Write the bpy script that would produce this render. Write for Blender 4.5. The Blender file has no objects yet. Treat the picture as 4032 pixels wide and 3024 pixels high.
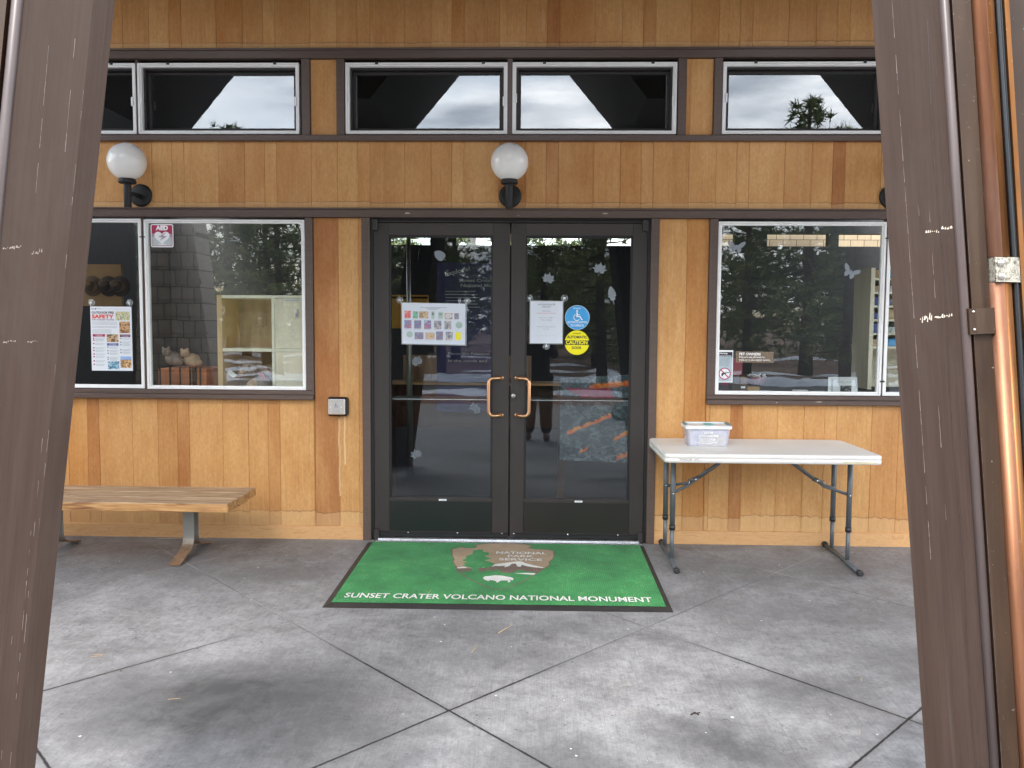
import bpy, math, random
from math import sin, cos, pi, radians as R
from mathutils import Vector, Matrix
random.seed(7)
sc = bpy.context.scene
C = sc.collection

# ------------------------------------------------------------------ camera, world, sun, exposure
CAMZ = 1.4754; CAMY = -5.6472; SL = 0.025          # the patio falls 2.5 % away from the wall
cd = bpy.data.cameras.new('camera'); cam = bpy.data.objects.new('camera', cd); C.objects.link(cam)
cd.sensor_width = 36; cd.lens = 29.295; cd.clip_start = 0.03; cd.clip_end = 900
cam.matrix_world = Matrix.Translation((0, CAMY, CAMZ)) @ Matrix.Rotation(0.027428, 4, 'Z') @ \
    Matrix.Rotation(pi/2 - 0.069001, 4, 'X') @ Matrix.Rotation(0.006428, 4, 'Z')
sc.camera = cam
sc.view_settings.view_transform = 'Standard'; sc.view_settings.look = 'None'
sc.view_settings.gamma = 1; sc.view_settings.exposure = 2.15
SUN_EL, SUN_AZ = R(48), R(200)                      # azimuth measured from +Y clockwise: behind the camera
w = bpy.data.worlds.new('World'); sc.world = w; w.use_nodes = True
nt = w.node_tree; nt.nodes.clear()
def wn(t, **k):
    n = nt.nodes.new(t)
    for a, b in k.items(): setattr(n, a, b)
    return n
sky = wn('ShaderNodeTexSky', sky_type='NISHITA', sun_disc=False, sun_elevation=SUN_EL, sun_rotation=SUN_AZ, air_density=1.2, dust_density=2.0)
tc = wn('ShaderNodeTexCoord'); mp = wn('ShaderNodeMapping'); mp.inputs['Scale'].default_value = (1, 1.3, 4.5)
n1 = wn('ShaderNodeTexNoise'); n1.inputs['Scale'].default_value = 2.6; n1.inputs['Detail'].default_value = 9; n1.inputs['Roughness'].default_value = .58
n2 = wn('ShaderNodeTexNoise'); n2.inputs['Scale'].default_value = 6.5; n2.inputs['Detail'].default_value = 6
r1 = wn('ShaderNodeValToRGB'); r1.color_ramp.elements[0].position = .40; r1.color_ramp.elements[1].position = .56
r2 = wn('ShaderNodeValToRGB'); r2.color_ramp.elements[0].color = (4.6, 5.0, 5.7, 1); r2.color_ramp.elements[1].color = (12.5, 12.5, 12.5, 1)
r2.color_ramp.elements[0].position = .33; r2.color_ramp.elements[1].position = .66
mx = wn('ShaderNodeMix', data_type='RGBA'); bg = wn('ShaderNodeBackground'); out = wn('ShaderNodeOutputWorld')
L = nt.links.new
L(tc.outputs['Generated'], mp.inputs[0]); L(mp.outputs[0], n1.inputs['Vector']); L(mp.outputs[0], n2.inputs['Vector'])
L(n1.outputs[0], r1.inputs[0]); L(n2.outputs[0], r2.inputs[0]); L(r1.outputs[0], mx.inputs[0])
L(sky.outputs[0], mx.inputs[6]); L(r2.outputs[0], mx.inputs[7]); L(mx.outputs[2], bg.inputs[0]); L(bg.outputs[0], out.inputs[0])
bg.inputs[1].default_value = 0.12
sd = bpy.data.lights.new('sun', 'SUN'); sun = bpy.data.objects.new('sun', sd); C.objects.link(sun)
sd.energy = 1.0; sd.angle = R(25); sd.color = (1, .97, .92)
sdir = Vector((sin(SUN_AZ)*cos(SUN_EL), cos(SUN_AZ)*cos(SUN_EL), sin(SUN_EL)))
sun.rotation_euler = sdir.to_track_quat('Z', 'Y').to_euler(); sun.location = (0, -20, 20)

# ------------------------------------------------------------------ node helpers and materials
class NT:
    def __init__(s, name):
        s.m = bpy.data.materials.new(name); s.m.use_nodes = True; s.t = s.m.node_tree; s.t.nodes.clear()
        s.o = s.t.nodes.new('ShaderNodeOutputMaterial')
    def set(s, sock, v):
        if isinstance(v, bpy.types.NodeSocket): s.t.links.new(v, sock)
        elif v is not None:
            if sock.type == 'RGBA' and len(v) == 3: v = (*v, 1)
            sock.default_value = v
    def n(s, t, props=None, **ins):
        n = s.t.nodes.new('ShaderNode' + t)
        for a, b in (props or {}).items(): setattr(n, a, b)
        for a, b in ins.items(): s.set(n.inputs[a.replace('_', ' ')], b)
        return n
    def math(s, op, a, b=None, c=None, clamp=False):
        n = s.t.nodes.new('ShaderNodeMath'); n.operation = op; n.use_clamp = clamp
        for i, v in enumerate((a, b, c)):
            if v is not None: s.set(n.inputs[i], v)
        return n.outputs[0]
    def mix(s, f, a, b, mode='MIX'):
        n = s.t.nodes.new('ShaderNodeMix'); n.data_type = 'RGBA'; n.blend_type = mode
        s.set(n.inputs[0], f); s.set(n.inputs[6], a); s.set(n.inputs[7], b); return n.outputs[2]
    def co(s, scale=(1, 1, 1), loc=(0, 0, 0), rot=(0, 0, 0), which='Object'):
        c = s.t.nodes.new('ShaderNodeTexCoord'); m = s.t.nodes.new('ShaderNodeMapping')
        s.t.links.new(c.outputs[which], m.inputs[0]); m.inputs['Scale'].default_value = scale
        m.inputs['Location'].default_value = loc; m.inputs['Rotation'].default_value = rot; return m.outputs[0]
    def lc(s, k, scale=(1, 1, 1), loc=(0, 0, 0)):       # object coordinates that follow a leaning member
        q = s.n('SeparateXYZ', None, Vector=s.co()); x = s.math('SUBTRACT', q.outputs[0], s.math('MULTIPLY', q.outputs[2], k))
        return s.n('Mapping', None, Vector=s.n('CombineXYZ', None, X=x, Y=q.outputs[1], Z=q.outputs[2]).outputs[0], Scale=scale, Location=loc).outputs[0]
    def noise(s, v, scale=5, detail=4, rough=.5, dist=0):
        n = s.n('TexNoise', None, Vector=v, Scale=scale, Detail=detail, Roughness=rough, Distortion=dist); return n.outputs[0]
    def mr(s, v, a, b, c=0, d=1):
        n = s.t.nodes.new('ShaderNodeMapRange'); s.set(n.inputs[0], v)
        for i, q in enumerate((a, b, c, d)): n.inputs[i+1].default_value = q
        return n.outputs[0]
    def ramp(s, f, stops, interp='LINEAR'):
        n = s.t.nodes.new('ShaderNodeValToRGB'); cr = n.color_ramp; cr.interpolation = interp
        while len(cr.elements) < len(stops): cr.elements.new(.5)
        for e, (p, c) in zip(cr.elements, stops): e.position = p; e.color = (*c, 1)
        s.set(n.inputs[0], f); return n.outputs[0]
    def bump(s, h, st=.3, d=.01):
        n = s.n('Bump', None, Strength=st, Distance=d, Height=h); return n.outputs[0]
    def bsdf(s, col, rough=.5, metal=0, normal=None, **k):
        n = s.n('BsdfPrincipled', None, Base_Color=col, Roughness=rough, Metallic=metal, **k)
        if normal: s.t.links.new(normal, n.inputs['Normal'])
        s.t.links.new(n.outputs[0], s.o.inputs[0]); return s.m

def simple(name, col, rough=.5, metal=0, var=.12, scale=12, bump=.05, stretch=(1, 1, 1), **k):
    t = NT(name); v = t.co(stretch)
    a = t.noise(v, scale, 6, .6)
    c = t.mix(t.mr(a, .3, .7), tuple(x*(1-var) for x in col), tuple(min(1, x*(1+var)) for x in col))
    return t.bsdf(c, rough, metal, t.bump(a, bump, .004) if bump else None, **k)

def cedar(name, stain=True):
    t = NT(name); bd = t.n('Attribute', {'attribute_name': 'bd'}).outputs['Fac']; hb = t.n('Attribute', {'attribute_name': 'hb'}).outputs['Fac']
    cx = t.n('TexCoord').outputs['Object']
    off = t.n('CombineXYZ', None, X=t.math('MULTIPLY', bd, 31), Y=t.math('MULTIPLY', bd, 17), Z=t.math('MULTIPLY', bd, 53)).outputs[0]
    vv = t.n('VectorMath', {'operation': 'ADD'}).outputs[0].node; t.set(vv.inputs[0], cx); t.set(vv.inputs[1], off); v = vv.outputs[0]
    def mp(sc):
        m = t.t.nodes.new('ShaderNodeMapping'); m.inputs['Scale'].default_value = sc; t.t.links.new(v, m.inputs[0]); return m.outputs[0]
    base = t.ramp(bd, [(0, (.56, .28, .10)), (.2, (.62, .335, .125)), (.45, (.69, .395, .155)), (.75, (.67, .375, .145)), (.9, (.57, .275, .085)), (1, (.45, .195, .07))])
    gr = t.noise(mp((1, 1, .03)), 80, 6, .72, .3)
    base = t.mix(t.mr(gr, .38, .68, 0, .42), base, t.mix(1, base, (.66, .54, .42), 'MULTIPLY'))
    blot = t.noise(mp((1.4, 1, .55)), 5.5, 6, .62, .4)
    base = t.mix(t.mr(blot, .40, .66, 0, .48), base, t.mix(1, base, (.80, .62, .44), 'MULTIPLY'))
    blot2 = t.noise(mp((1, 1, .3)), 3.1, 4, .5)
    base = t.mix(t.mr(blot2, .5, .72, 0, .5), base, (.74, .44, .18))
    saw = t.noise(mp((6, 6, 90)), 3, 3, .6)
    mot = t.noise(mp((1, 1, .5)), 70, 3, .6)
    base = t.mix(t.mr(mot, .35, .7, 0, .4), base, t.mix(1, base, (.7, .55, .42), 'MULTIPLY'))
    kn = t.n('TexVoronoi', {'feature': 'F1'}, Vector=mp((1, 1, .45)), Scale=2.6, Randomness=1.0).outputs['Distance']
    base = t.mix(t.mr(t.math('ADD', kn, t.math('MULTIPLY', gr, .02)), .028, .045, .75, 0), base, (.2, .08, .03))
    ps = t.n('SeparateXYZ', None, Vector=cx); zw = t.noise(t.co((0, 0, 1)), 5, 3, .5)
    for xd, za, zb in ((-1.338, .30, .84), (-1.30, .52, .855)):
        dd = t.math('ABSOLUTE', t.math('SUBTRACT', t.math('ADD', ps.outputs[0], t.math('MULTIPLY', zw, .03)), xd+.015))
        k = t.math('MULTIPLY', t.mr(dd, .003, .008, .7, 0), t.math('MULTIPLY', t.math('GREATER_THAN', ps.outputs[2], za), t.math('LESS_THAN', ps.outputs[2], zb)))
        base = t.mix(k, base, (.78, .56, .32))
    wet = t.noise(t.co((1, 1, .12), (8, 0, 3)), 16, 4, .6)
    base = t.mix(t.mr(wet, .62, .72, 0, .4), base, (.70, .46, .24))
    if stain:
        sx = t.noise(t.co((5, 0, 0)), 3, 8, .72); sx2 = t.noise(t.co((1, 0, 0)), .9, 2, .5)
        lvl = t.math('ADD', t.math('MULTIPLY', sx, .085), .028); lvl = t.math('ADD', t.math('ADD', lvl, t.math('MULTIPLY', sx2, .03)), t.math('MULTIPLY', t.math('FRACT', t.math('MULTIPLY', bd, 7.3)), .022))
        lvl = t.math('MULTIPLY', lvl, t.mr(ps.outputs[2], 1.9, 2.2, 1, .42))
        dd = t.math('SUBTRACT', hb, lvl)
        line = t.mr(t.math('ABSOLUTE', dd), .0, .0055, 1, 0)
        strength = t.mr(t.noise(t.co((1, 1, 1), (3, 1, 9)), 1.7, 3, .6), .38, .6, .1, .8)
        base = t.mix(t.math('MULTIPLY', t.mr(dd, 0, -.004), .45), base, t.mix(.7, base, (.72, .5, .26)))
        base = t.mix(t.math('MULTIPLY', line, strength), base, (.2, .075, .03))
    h = t.math('ADD', t.math('MULTIPLY', gr, .6), t.math('MULTIPLY', saw, .4))
    return t.bsdf(base, t.mr(blot, .3, .8, .42, .62), 0, t.bump(h, .25, .003), Specular_IOR_Level=.35)

def concrete():
    t = NT('patio_concrete'); v = t.co()
    big = t.noise(v, .9, 5, .6, .3); mid = t.noise(v, 4.5, 8, .68, .5); fine = t.noise(v, 85, 4, .7)
    brush = t.noise(t.co((210, 5, 1), rot=(0, 0, R(2))), 1, 4, .7)
    c = t.mix(t.mr(big, .32, .68), (.27, .272, .278), (.38, .382, .388))
    c = t.mix(t.mr(mid, .3, .72), t.mix(1, c, (.66, .65, .66), 'MULTIPLY'), t.mix(1, c, (1.22, 1.22, 1.22), 'MULTIPLY'))
    c = t.mix(t.mr(fine, .35, .7, 0, .6), c, t.mix(1, c, (.6, .6, .6), 'MULTIPLY'))
    grit = t.noise(v, 26, 6, .8, .4)
    c = t.mix(t.mr(grit, .42, .66, 0, .65), c, t.mix(1, c, (.62, .615, .61), 'MULTIPLY'))
    c = t.mix(t.mr(t.noise(v, 55, 3, .6), .68, .76, 0, .6), c, (.42, .41, .40))
    c = t.mix(t.mr(t.noise(v, 38, 3, .6, .2), .66, .74, 0, .7), c, (.08, .078, .078))
    ck = t.n('TexVoronoi', {'feature': 'DISTANCE_TO_EDGE'}, Vector=t.mix(.12, v, t.n('TexNoise', None, Vector=v, Scale=9, Detail=4).outputs[1]), Scale=5.5).outputs['Distance']
    ckm = t.math('MULTIPLY', t.mr(ck, .0, .012, 1, 0), t.mr(t.noise(t.co((1, 1, 1), (1, 4, 0)), 1.1, 3, .5), .5, .62, 0, .6))
    c = t.mix(ckm, c, (.07, .068, .066))
    c = t.mix(t.mr(brush, .38, .62, 0, .5), c, t.mix(1, c, (.62, .62, .63), 'MULTIPLY'))
    blo = t.noise(t.co((1, 1.5, 1), (7, 1, 4), (0, 0, R(25))), 9, 8, .75, .8)
    c = t.mix(t.mr(blo, .44, .62, 0, .4), c, t.mix(1, c, (.62, .62, .63), 'MULTIPLY'))
    warm = t.noise(t.co((1, 1, 1), (5, 9, 2)), 2.3, 6, .7)
    c = t.mix(t.mr(warm, .55, .72, 0, .3), c, t.mix(1, c, (1.12, 1.0, .9), 'MULTIPLY'))
    sp = t.n('SeparateXYZ', None, Vector=v); X, Y = sp.outputs[0], sp.outputs[1]
    wob = t.n('TexNoise', None, Vector=v, Scale=2.2, Detail=6, Roughness=.7); ws = t.n('SeparateXYZ', None, Vector=wob.outputs[1])
    st = None
    for (sx, sy, rx, ry, a) in ((-1.25, -2.35, .72, .40, .95), (-.85, -2.62, .45, .3, .55), (.72, -2.62, .3, .18, .6), (.15, -2.85, .3, .2, .45), (1.1, -2.2, .33, .2, .45),
                                (-1.7, -.75, .5, .25, .35), (-2.3, -.6, .7, .35, .4), (1.5, -.5, 1.1, .4, .3), (1.6, -1.3, .6, .3, .3), (-.2, -1.6, .7, .12, .25), (.9, -1.15, .35, .2, .3), (-.1, -1.9, .5, .14, .3), (1.9, -1.9, .4, .3, .4), (1.35, -2.9, .25, .15, .5), (-.3, -4.4, .9, .6, .5), (1.6, -3.9, .5, .5, .5)):
        dx = t.math('DIVIDE', t.math('ADD', t.math('SUBTRACT', X, sx), t.math('MULTIPLY', t.math('SUBTRACT', ws.outputs[0], .5), .75)), rx)
        dy = t.math('DIVIDE', t.math('ADD', t.math('SUBTRACT', Y, sy), t.math('MULTIPLY', t.math('SUBTRACT', ws.outputs[1], .5), .75)), ry)
        r = t.math('SQRT', t.math('ADD', t.math('MULTIPLY', dx, dx), t.math('MULTIPLY', dy, dy)))
        k = t.mr(r, .3, 1.3, min(1, a*1.35), 0); st = k if st is None else t.math('MAXIMUM', st, k)
    st = t.math('MULTIPLY', st, t.mr(mid, .25, .65, .55, 1.1), None, True)
    c = t.mix(st, c, (.062, .062, .064))
    jm = None; jl = None
    jn = t.noise(v, 30, 4, .7)
    for s_, o_ in ((-1, .27), (1, -.935)):
        u = t.math('SUBTRACT', t.math('ADD', X, t.math('MULTIPLY', Y, s_)), o_)
        u = t.math('ADD', u, t.math('MULTIPLY', t.math('SUBTRACT', jn, .5), .012))
        f = t.math('PINGPONG', u, .9075)
        f = t.math('MULTIPLY', f, .707)
        a = t.mr(t.math('ADD', f, t.math('MULTIPLY', t.math('SUBTRACT', grit, .5), .012)), .0028, .0066, 1, 0); b = t.mr(f, .0014, .0042, 1, 0); e = t.mr(f, 0, .035, 1, 0)
        jm = a if jm is None else t.math('MAXIMUM', jm, a); jl = b if jl is None else t.math('MAXIMUM', jl, b)
        st = e if s_ == -1 else t.math('MAXIMUM', st, e)
    part = t.noise(t.co((1, 1, 1), (2, 7, 0)), .8, 2, .5)
    dirty = t.mr(t.math('ADD', Y, t.math('MULTIPLY', t.math('SUBTRACT', part, .5), 1.6)), -1.65, -2.0, 0, 1)
    c = t.mix(t.math('MULTIPLY', t.math('MULTIPLY', st, dirty), .3), c, (.08, .08, .08))
    c = t.mix(t.math('MULTIPLY', jl, t.mr(dirty, 0, 1, .85, 0)), c, t.mix(t.mr(part, .45, .55), (.30, .29, .28), (.075, .072, .07)))
    c = t.mix(t.math('MULTIPLY', jm, t.math('MULTIPLY', dirty, .97)), c, (.018, .014, .015))
    h = t.math('SUBTRACT', t.math('MULTIPLY', t.math('ADD', fine, brush), .12), jm)
    return t.bsdf(c, t.mr(mid, .3, .8, .5, .8), 0, t.bump(h, .35, .006), Specular_IOR_Level=.4)

def glass(name, refl=.16, tint=(.955, .975, .965), wav=.0, wscale=2.2):
    t = NT(name); fr = t.n('LayerWeight', None, Blend=.5).outputs['Facing']
    fac = t.math('ADD', t.math('MULTIPLY', t.math('POWER', fr, 4), .8), refl, None, True)
    gl = t.n('BsdfGlossy', None, Color=(.93, .96, 1.0), Roughness=0.0)
    if wav:
        a = t.noise(t.co((1, 1, 1.6)), wscale, 2, .45)
        t.t.links.new(t.bump(a, 1, wav), gl.inputs['Normal'])
    tr = t.n('BsdfTransparent', None, Color=tint); mx = t.n('MixShader', None, Fac=fac)
    t.t.links.new(tr.outputs[0], mx.inputs[1]); t.t.links.new(gl.outputs[0], mx.inputs[2]); t.t.links.new(mx.outputs[0], t.o.inputs[0]); return t.m

def clear(name, alpha=.25, col=(.85, .88, .9), rough=.1):
    t = NT(name); b = t.n('BsdfPrincipled', None, Base_Color=col, Roughness=rough, Alpha=alpha)
    t.t.links.new(b.outputs[0], t.o.inputs[0]); return t.m

def photo(name, cols, scale, seed=0, stretch=(1, 1, 1)):
    t = NT(name); a = t.noise(t.co(stretch, (seed, seed*1.7, seed*.6)), scale, 4, .6, .6)
    k = len(cols); return t.bsdf(t.ramp(a, [(.32 + .38*i/(k-1), c) for i, c in enumerate(cols)]), .4)

def copper(name, a, b, c, rough=.33, metal=.9, sc_=3):
    t = NT(name); n_ = t.noise(t.lc(-.108, (7, 7, .55)), sc_, 6, .6, .5); sp = t.noise(t.co((1, 1, 1)), 90, 3, .6); bl = t.noise(t.lc(-.108, (1, 1, .3)), 8, 5, .65, .6)
    col = t.ramp(n_, [(.28, a), (.5, b), (.74, c)])
    col = t.mix(t.mr(bl, .5, .75, 0, .4), col, t.mix(1, col, (.55, .5, .5), 'MULTIPLY'))
    col = t.mix(t.mr(sp, .68, .75, 0, .5), col, (.4, .38, .33))
    return t.bsdf(col, t.mr(n_, .3, .7, rough-.06, rough+.16), metal, t.bump(n_, .08, .01))

def column_paint(k):
    t = NT('brown_column_paint'); n_ = t.noise(t.lc(k, (9, 9, .5)), 4, 6, .6, .3); b = t.noise(t.lc(k, (1, 1, .4)), 3, 6, .7, .6); g = t.noise(t.lc(k, (160, 160, 4)), 1, 4, .6)
    c = t.mix(t.mr(n_, .3, .7), (.034, .0195, .0135), (.045, .0275, .0205))
    c = t.mix(t.mr(b, .48, .75, 0, .55), c, (.060, .046, .040))
    c = t.mix(t.mr(g, .45, .7, 0, .5), c, t.mix(1, c, (.68, .66, .65), 'MULTIPLY'))
    lg = t.noise(t.lc(k, (55, 55, .5), (3, 1, 2)), 1, 5, .65); c = t.mix(t.mr(lg, .60, .70, 0, .3), c, (.085, .07, .062)); c = t.mix(t.mr(lg, .36, .30, 0, .35), c, (.018, .010, .007))
    return t.bsdf(c, t.mr(b, .3, .7, .6, .75), 0, t.bump(t.math('ADD', n_, g), .1, .006), Specular_IOR_Level=.25)

M = {}
M['cedar'] = cedar('cedar_boards'); M['cedar_plain'] = cedar('cedar_boards_plain', False)
def baseboard():
    t = NT('base_board_wood'); v = t.co((1.3, 1, 9)); n_ = t.noise(v, 2.2, 6, .6, 1.6); g = t.noise(t.co((3, 1, 120)), 1.4, 4, .6)
    wv = t.math('PINGPONG', t.math('MULTIPLY', n_, 7), .5)
    c = t.mix(t.mr(wv, .0, .12, .5, 0), (.66, .38, .165), (.4, .16, .06)); c = t.mix(t.mr(g, .4, .7, 0, .25), c, (.5, .24, .09))
    return t.bsdf(c, .55, 0, t.bump(g, .15, .003))
M['base'] = baseboard()
M['dirtgap'] = simple('wall_backing', (.05, .03, .02), .9)
M['trim'] = simple('brown_trim_paint', (.104, .070, .057), .42, 0, .14, 30, .12, (.4, 1, 4))
M['colL'] = column_paint(.1354); M['col'] = column_paint(-.108)
M['nose'] = simple('worn_lilac_nosing', (.085, .064, .060), .35, 0, .2, 6, .05, (3, 3, .4))
M['chip'] = simple('bare_wood_chip', (.55, .47, .38), .7, 0, .35, 60)
M['scr'] = simple('paint_scratch', (.20, .165, .145), .7, 0, .3, 60)
M['drip'] = simple('dark_drip_mark', (.03, .016, .012), .4)
M['white'] = simple('weathered_aluminium', (.88, .88, .87), .4, 0, .06, 5, .02, (1, 1, 1))
M['alu'] = simple('bright_aluminium', (.75, .76, .78), .25, .8, .08, 20)
M['darkframe'] = simple('dark_inner_frame', (.028, .024, .024), .5)
M['bronze'] = simple('dark_bronze_door', (.038, .031, .029), .42, .1, .1, 9, .03, (1, 1, .5))
M['bronze2'] = simple('bronze_rail', (.050, .040, .038), .42, .1, .1, 9, .03, (1, 1, .5))
M['kickL'] = simple('kick_plate_green_black', (.009, .012, .012), .35, .0, .12, 5)
M['kickR'] = simple('kick_plate_brown_black', (.015, .012, .010), .4, .0, .12, 5)
M['black'] = simple('black_gasket', (.008, .008, .009), .45)
M['blackmetal'] = simple('black_cast_metal', (.021, .023, .024), .48, .3, .15, 60, .15)
M['glassU'] = glass('upper_window_glass', .098, (.8, .82, .82), .00009, 5)
M['glassL'] = glass('window_glass', .062, (.955, .975, .965), .0006, 2.2)
M['glassD'] = glass('door_glass', .036, (.91, .94, .94), .00025, 2)
def opal():
    t = NT('opal_glass_globe')
    n_ = t.noise(t.co((1, 1, .6)), 6, 5, .6)
    return t.bsdf(t.mix(n_, (.86, .85, .80), (.90, .89, .87)), t.mr(n_, .3, .7, .06, .14), 0, None, Coat_Weight=.25)
M['opal'] = opal()
M['handle'] = copper('copper_handle', (.75, .36, .17), (.8, .45, .25), (.72, .48, .24), .28, 1, 2)
M['steel'] = simple('brushed_steel', (.55, .53, .5), .32, .9, .06, 120, .04, (1, 1, .1))
M['chrome'] = simple('chrome', (.85, .85, .86), .12, 1, .02)
M['ink'] = simple('dark_ink', (.02, .022, .035), .5, bump=0)
M['grey_ink'] = simple('grey_ink', (.3, .32, .34), .5, bump=0)
M['lgrey_ink'] = simple('pale_grey_ink', (.52, .56, .58), .5, bump=0)
M['paper'] = simple('white_paper', (.80, .83, .88), .35, 0, .02, 4, .02)
M['paperlam'] = simple('laminated_sheet', (.74, .78, .86), .18, 0, .03, 3, .02)
M['lam'] = clear('laminate_edge', .3)
M['cup'] = clear('clear_suction_cup', .28, (.7, .75, .78), .05)
M['cupc'] = simple('white_plastic_knob', (.8, .82, .82), .15)
M['red'] = simple('red_print', (.6, .03, .05), .4, bump=0); M['maroon'] = simple('maroon_print', (.42, .03, .09), .4, bump=0)
M['redink'] = simple('red_ink', (.75, .2, .2), .5, bump=0)
M['pinkgrey'] = simple('faded_pink_print', (.42, .33, .42), .4, bump=0)
M['bluehead'] = simple('navy_print', (.08, .12, .35), .4, bump=0); M['wine'] = simple('wine_print', (.15, .03, .08), .4, bump=0)
M['orange'] = simple('orange_print', (.85, .4, .07), .4, bump=0); M['sred'] = simple('scarlet_print', (.75, .09, .06), .4, bump=0)
M['skyblue'] = simple('sky_blue_print', (.06, .38, .78), .3, 0, .03, bump=0); M['yellow'] = simple('yellow_print', (.92, .82, .01), .3, 0, .03, bump=0)
M['whitep'] = simple('white_print', (.86, .87, .88), .4, bump=0)
M['frost'] = clear('frosted_decal', .5, (.22, .25, .28), .5); M['frost2'] = clear('frosted_decal_pale', .62, (.33, .37, .41), .4)
M['table'] = simple('white_blow_moulded_plastic', (.80, .775, .735), .5, 0, .06, 3, .1)
M['tsteel'] = simple('grey_powder_coated_steel', (.12, .135, .145), .38, .3, .06)
M['plug'] = simple('black_plastic', (.02, .02, .022), .4)
M['teal'] = simple('teal_plastic', (.12, .42, .4), .3); M['gteal'] = simple('grey_green_clip', (.16, .22, .2), .35)
M['tub'] = clear('clear_plastic_tub', .35, (.72, .74, .86), .12)
M['lid'] = simple('translucent_white_lid', (.78, .84, .86), .2)
M['manila'] = simple('manila_card', (.75, .66, .45), .6)
M['benchtop'] = None
def benchwood():
    t = NT('weathered_bench_wood'); v = t.co((1.2, 16, 16)); n_ = t.noise(v, 2, 7, .65, 1.4); g = t.noise(t.co((4, 220, 220)), 1, 4, .6)
    nz = t.n('SeparateXYZ', None, Vector=t.n('NewGeometry').outputs['Normal']).outputs[2]
    side = t.ramp(n_, [(.34, (.20, .075, .028)), (.5, (.48, .25, .09)), (.66, (.64, .39, .165))])
    top = t.ramp(n_, [(.36, (.20, .11, .06)), (.5, (.40, .28, .175)), (.64, (.56, .41, .25))])
    c = t.mix(t.mr(nz, .3, .7), side, top); c = t.mix(t.mr(g, .45, .75, 0, .35), c, t.mix(1, c, (.5, .45, .4), 'MULTIPLY'))
    return t.bsdf(c, .6, 0, t.bump(t.math('ADD', n_, g), .3, .004))
M['benchtop'] = benchwood()
def rustysteel():
    t = NT('worn_grey_steel_leg'); z = t.n('SeparateXYZ', None, Vector=t.co()).outputs[2]
    n_ = t.noise(t.co(), 18, 6, .7); f = t.mr(t.math('ADD', z, t.math('MULTIPLY', n_, .12)), .17, .1)
    c = t.mix(f, (.27, .265, .24), t.ramp(n_, [(.3, (.16, .10, .06)), (.7, (.33, .21, .13))])); return t.bsdf(c, .5, .3, t.bump(n_, .2, .003))
M['leg'] = rustysteel()
def matpile(name, a, b, amp=1):
    t = NT(name); n_ = t.noise(t.co(), 300, 3, .7); m_ = t.noise(t.co(), 3.5, 6, .65); rib = t.math('PINGPONG', t.n('SeparateXYZ', None, Vector=t.co()).outputs[0], .006)
    cr = t.noise(t.co((1, 1, 1), (4, 2, 0)), 55, 5, .8)
    c = t.mix(t.mr(m_, .3, .7), tuple(.82*x for x in a), tuple(1.12*x for x in b)); c = t.mix(t.mr(n_, .3, .7, 0, .4), c, t.mix(1, c, (.5, .5, .5), 'MULTIPLY'))
    c = t.mix(t.mr(rib, .0, .003, .35, 0), c, t.mix(1, c, (.55, .6, .55), 'MULTIPLY'))
    c = t.mix(t.mr(t.math('MULTIPLY', cr, t.mr(m_, .3, .6, .9, 1.08)), .58, .74, 0, .55), c, (.36, .36, .2))
    dk = t.noise(t.co((1, 1.6, 1), (3, 3, 0)), 1.6, 6, .7, .5); c = t.mix(t.mr(dk, .42, .66, 0, .28), c, t.mix(1, c, (.62, .64, .6), 'MULTIPLY'))
    return t.bsdf(c, .95, 0, t.bump(t.math('ADD', n_, t.mr(rib, 0, .004)), .6, .003), Sheen_Weight=.15, Specular_IOR_Level=.1)
M['mg'] = matpile('green_mat_pile', (.006, .21, .036), (.024, .31, .066)); M['mt'] = matpile('tan_mat_pile', (.40, .27, .155), (.47, .33, .20))
M['mb'] = matpile('brown_mat_pile', (.15, .085, .055), (.19, .11, .075)); M['mw'] = matpile('white_mat_pile', (.8, .79, .75), (.9, .89, .86))
M['rubber'] = simple('black_rubber_border', (.03, .028, .027), .6, 0, .3, 8, .2)
M['concrete'] = concrete()
M['copperdark'] = copper('dark_brown_copper', (.024, .013, .007), (.045, .023, .011), (.062, .04, .024), .45, .25)
M['copper'] = copper('lit_side_copper', (.24, .10, .045), (.34, .155, .085), (.50, .31, .24), .46, .8, 2.2)  # pink highlight on the pipe's left half put into the colour
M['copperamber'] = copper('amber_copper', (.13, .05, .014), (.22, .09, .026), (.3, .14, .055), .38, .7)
M['cable'] = simple('black_heating_cable', (.012, .015, .018), .35)
M['galv'] = photo('galvanised_strap', [(.03, .025, .02), (.22, .20, .16), (.42, .40, .33), (.1, .09, .07)], 110)
M['shingle'] = None
def shingle(name, a, b, c0, w=.14, h=.19):
    t = NT(name); v = t.co(); br = t.n('TexBrick', {'offset': .5, 'offset_frequency': 2}, Vector=t.n('Mapping', None, Vector=v, Rotation=(R(90), 0, 0)).outputs[0], Color1=(*a, 1), Color2=(*b, 1), Mortar=(*c0, 1), Scale=1, Mortar_Size=.006, Brick_Width=w, Row_Height=h, Bias=0)
    n_ = t.noise(t.co((30, 30, 2)), 1, 5, .6); c = t.mix(t.mr(n_, .35, .7, 0, .4), br.outputs[0], t.mix(1, br.outputs[0], (.6, .58, .55), 'MULTIPLY'))
    return t.bsdf(c, .8, 0, t.bump(n_, .3, .004))
M['shingle'] = shingle('grey_cedar_shingles', (.55, .47, .37), (.42, .36, .29), (.03, .025, .02))
M['shingle2'] = shingle('pale_cedar_shingles', (.62, .48, .33), (.52, .40, .27), (.16, .11, .07), .24, .17)
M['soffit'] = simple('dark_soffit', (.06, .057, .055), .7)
M['int'] = simple('dark_interior_paint', (.05, .05, .052), .8); M['carpet'] = simple('dark_carpet', (.035, .035, .04), .9)
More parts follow.
